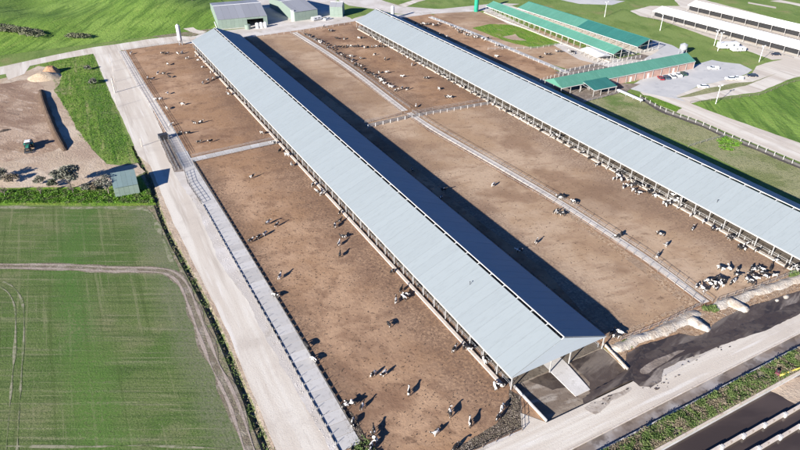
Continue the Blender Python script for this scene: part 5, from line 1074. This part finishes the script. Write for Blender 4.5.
herd('in the far left pen', 'cows in the far left pen', [(199, 143), (211, 142), (181, 134, 'b'), (187, 134, 'b'), (171, 126, 'w'), (195, 124, 'b'), (201, 123), (183, 105), (167, 109, 'w'), (156, 100, 'w'), (161, 100, 'w'), (168, 94, 'w'), (131, 54, 'w'), (163, 54), (167, 54.5, 'b'), (178, 54, 'w'), (182, 53.5, 'w'), (168, 65, 'p'), (187, 59), (158, 74, 'w'),
    (164, 74.5, 'b'), (170, 77.5, 'b'), (148, 79, 'p'), (152, 80, 'p')])
herd('by the near barn eave of the far left pen', 'cows in the far left pen', [(196, 56.5, 'w'), (198.5, 61, 'w'), (203, 68, 'w'), (211, 73, 'w'), (203, 84, 'w'), (208.5, 81, 'w'), (213, 79, 'p'), (228, 89.5, 'w'), (229, 95, 'w'), (246, 103.5, 'w'), (262, 134, 'w'), (206, 63, 'p'), (217, 78, 'b')])
herd('in the shaded side pen', 'cows in the shaded side pen', [(412, 171, 'p'), (444, 191, 'b'), (441, 199, 'p'), (493, 186, 'w', -60), (536, 243, 'w', -60), (519, 252, 'p'), (611, 335, 'b'), (619, 334, 'w', 20), (616, 338, 'p')])
herd('loose in the near second pen', 'cows in the second barn pen', [(621, 235, 'b'), (617, 238, 'p'), (659, 235, 'p'), (666, 246, 'w'), (692, 230, 'w'), (712, 230, 'b'), (703, 223, 'w'), (729, 239, 'p'), (732, 240, 'p'), (739, 249, 'b'), (743, 250, 'p'), (657, 257, 'w'), (559, 199, 'w'), (562, 198, 'b'), (573, 203, 'w'),
    (555, 213, 'p'), (559, 215, 'w'), (562, 215, 'b'), (597, 166, 'p'), (664, 205, 'w'), (668, 205, 'b')])
herd('in the tight bunch at the walkway end', 'cow bunch at the walkway end', [(696, 287.5, 'w'), (702, 290, 'w'), (706, 291, 'p'), (707, 282.5, 'w'), (710, 285.5, 'w'), (713, 281, 'b'), (717, 285, 'w'), (721, 285.5, 'w'), (720, 281, 'b'), (724, 283, 'b'), (716, 289.5, 'p'), (714, 285, 'p')])
herd('in the loose bunch at the second pen end', 'cow bunch at the second pen end', [(720, 270, 'w'), (729, 270, 'w'), (737, 271, 'p'), (736, 276, 'b'), (734, 282, 'w'), (731, 283.5, 'p'), (751, 269, 'b'), (754, 271, 'w'), (750, 275, 'p'), (750, 284, 'b'), (754, 279, 'w'), (747, 281, 'w'), (760, 271, 'w'), (770, 270, 'b'), (765, 278, 'w'), (762, 275, 'b'), (774, 276.5, 'w'), (792, 269, 'p'), (796, 270, 'w')])
herd('in the crowd before the second barn eave', 'cows crowding at the second barn', [(614, 172, 'w'), (616, 174, 'p'), (619, 172, 'w'), (622, 174, 'b'), (618, 177, 'w'), (615, 180, 'w'), (621, 181, 'w'), (623, 188, 'w'), (629, 187, 'w'), (633, 186, 'b'), (636, 185, 'b'), (640, 187, 'w'), (646, 188, 'p'), (633, 191, 'w'), (637, 194, 'w'), (648, 193, 'b'), (650, 193, 'b'), (654, 197, 'w')])
herd('in the second crowd at the second barn eave', 'cows crowding at the second barn', [(675, 199, 'b'), (677, 200, 'p'), (674, 202, 'w'), (680, 199, 'b'), (680, 202, 'p'), (683, 203, 'b'), (677, 203, 'w'), (672, 196, 'w'), (556, 136, 'w'), (561, 137, 'b'), (552, 134, 'w')])
walk_pts = []
for a, b, n_ in (((302, 34.5), (332, 51), 16), ((333, 53), (395, 92), 24)):
    for i in range(n_):
        t = (i + crnd.uniform(-.25, .25)) / n_; walk_pts.append((a[0] + (b[0] - a[0]) * t + crnd.uniform(1.5, 5), a[1] + (b[1] - a[1]) * t + crnd.uniform(-1, 1), crnd.choice('wpbb')))
herd('of the first lot lined along the far walkway', 'cows lined along the far walkway', walk_pts[:16])
herd('of the second lot lined along the far walkway', 'cows lined along the far walkway', walk_pts[16:])
herd('in the row crossing the far second pen', 'cows crossing the far second pen', [(336 + i * 3.9 + crnd.uniform(-1, 1), 47.3 + crnd.uniform(-.8, .8), crnd.choice('bbp')) for i in range(13)], coats='bp')
herd('loose in the far half of the second pen', 'cows in the far second pen', [(330, 31.5, 'b'), (332, 31, 'w'), (337, 39), (344, 39), (359, 38.5, 'w'), (362, 38, 'b'), (351, 57, 'w'), (361, 59), (379, 73), (387, 73, 'w'), (385, 60, 'w'), (412, 65.5, 'w'), (426, 79, 'p'), (402, 77, 'w'), (402, 89, 'w'), (408, 89.5, 'w'), (439, 89.5, 'w'), (447, 98, 'b'), (450, 98, 'w'), (416, 107, 'w'), (375, 55, 'w'), (324, 27, 'b')])
herd('in the dark bunch behind the second barn', 'cows behind the second barn', [(415, 24.5, 'b'), (418, 26, 'w'), (420, 25, 'b'), (423, 24, 'w'), (425, 25, 'w'), (428, 24.5, 'b'), (431, 24, 'b'), (433, 25.5, 'p'), (439, 24, 'w'), (437, 26, 'b'), (412, 25.5, 'b'), (418, 29, 'w'), (427, 29.5, 'w'), (440, 35, 'p'), (446, 37.5, 'w'), (451, 45, 'p'), (464, 49, 'w')])
herd('in the file beside the far pale path', 'cows beside the far pale path', [(450, 26, 'w'), (453, 28, 'b'), (456, 29, 'w'), (458, 31, 'w'), (459, 33, 'b'), (462, 32, 'b'), (464, 34, 'w'), (467, 36, 'w'), (469, 35, 'b'), (472, 35.5, 'w'), (474, 38, 'b'), (476, 38, 'w'), (479, 37, 'b'), (482, 39, 'w'), (485, 40.5, 'w'), (488, 39, 'b'), (496, 46, 'w'), (499, 47, 'w'), (503, 48, 'p'), (496, 57, 'w')])
herd('in the small pen by the green barn', 'cows in the small pen by the green barn', [(545, 54.5, 'w'), (549, 55, 'b'), (556, 52, 'w'), (560, 52, 'b'), (569, 52, 'w'), (572, 52.5, 'b'), (573, 54, 'b'), (540, 58, 'b')])
# cows feeding under the front eave of barn 2: heads to the barn
row = []
for k in range(58):
    y = 4 + k * 4.45 + crnd.uniform(-1, 1)
    if crnd.random() < .88: p = pt(barn2, -1.9 + crnd.uniform(-.35, .35), y); row.append((p.x, p.y, crnd.choice('wwwpb'), -90 + crnd.uniform(-18, 18), 1))
row.sort(key=lambda q: q[1])
herd('feeding under the near stretch of the second barn eave', 'cows feeding at the second barn', row[:26], poses=('standing', 'head down'))
herd('feeding under the far stretch of the second barn eave', 'cows feeding at the second barn', row[26:], poses=('standing', 'head down'))
for o, x, y in ((barn1, 7.5, 27.0), (barn2, 3.2, 32.0)):
    z = 3.9 + (9.1 - 3.9) / 12.95 * x - .1; m = MB(); m.tube((x, y, z), (x, y, z + .9), .06, n=6); p = m.build('vent_pipe', M_darksteel, o); m = MB(); m.tube((x, y, z + .9), (x, y, z + 1.1), .17, .1, n=8); m.build('cowl', M_darksteel, p)
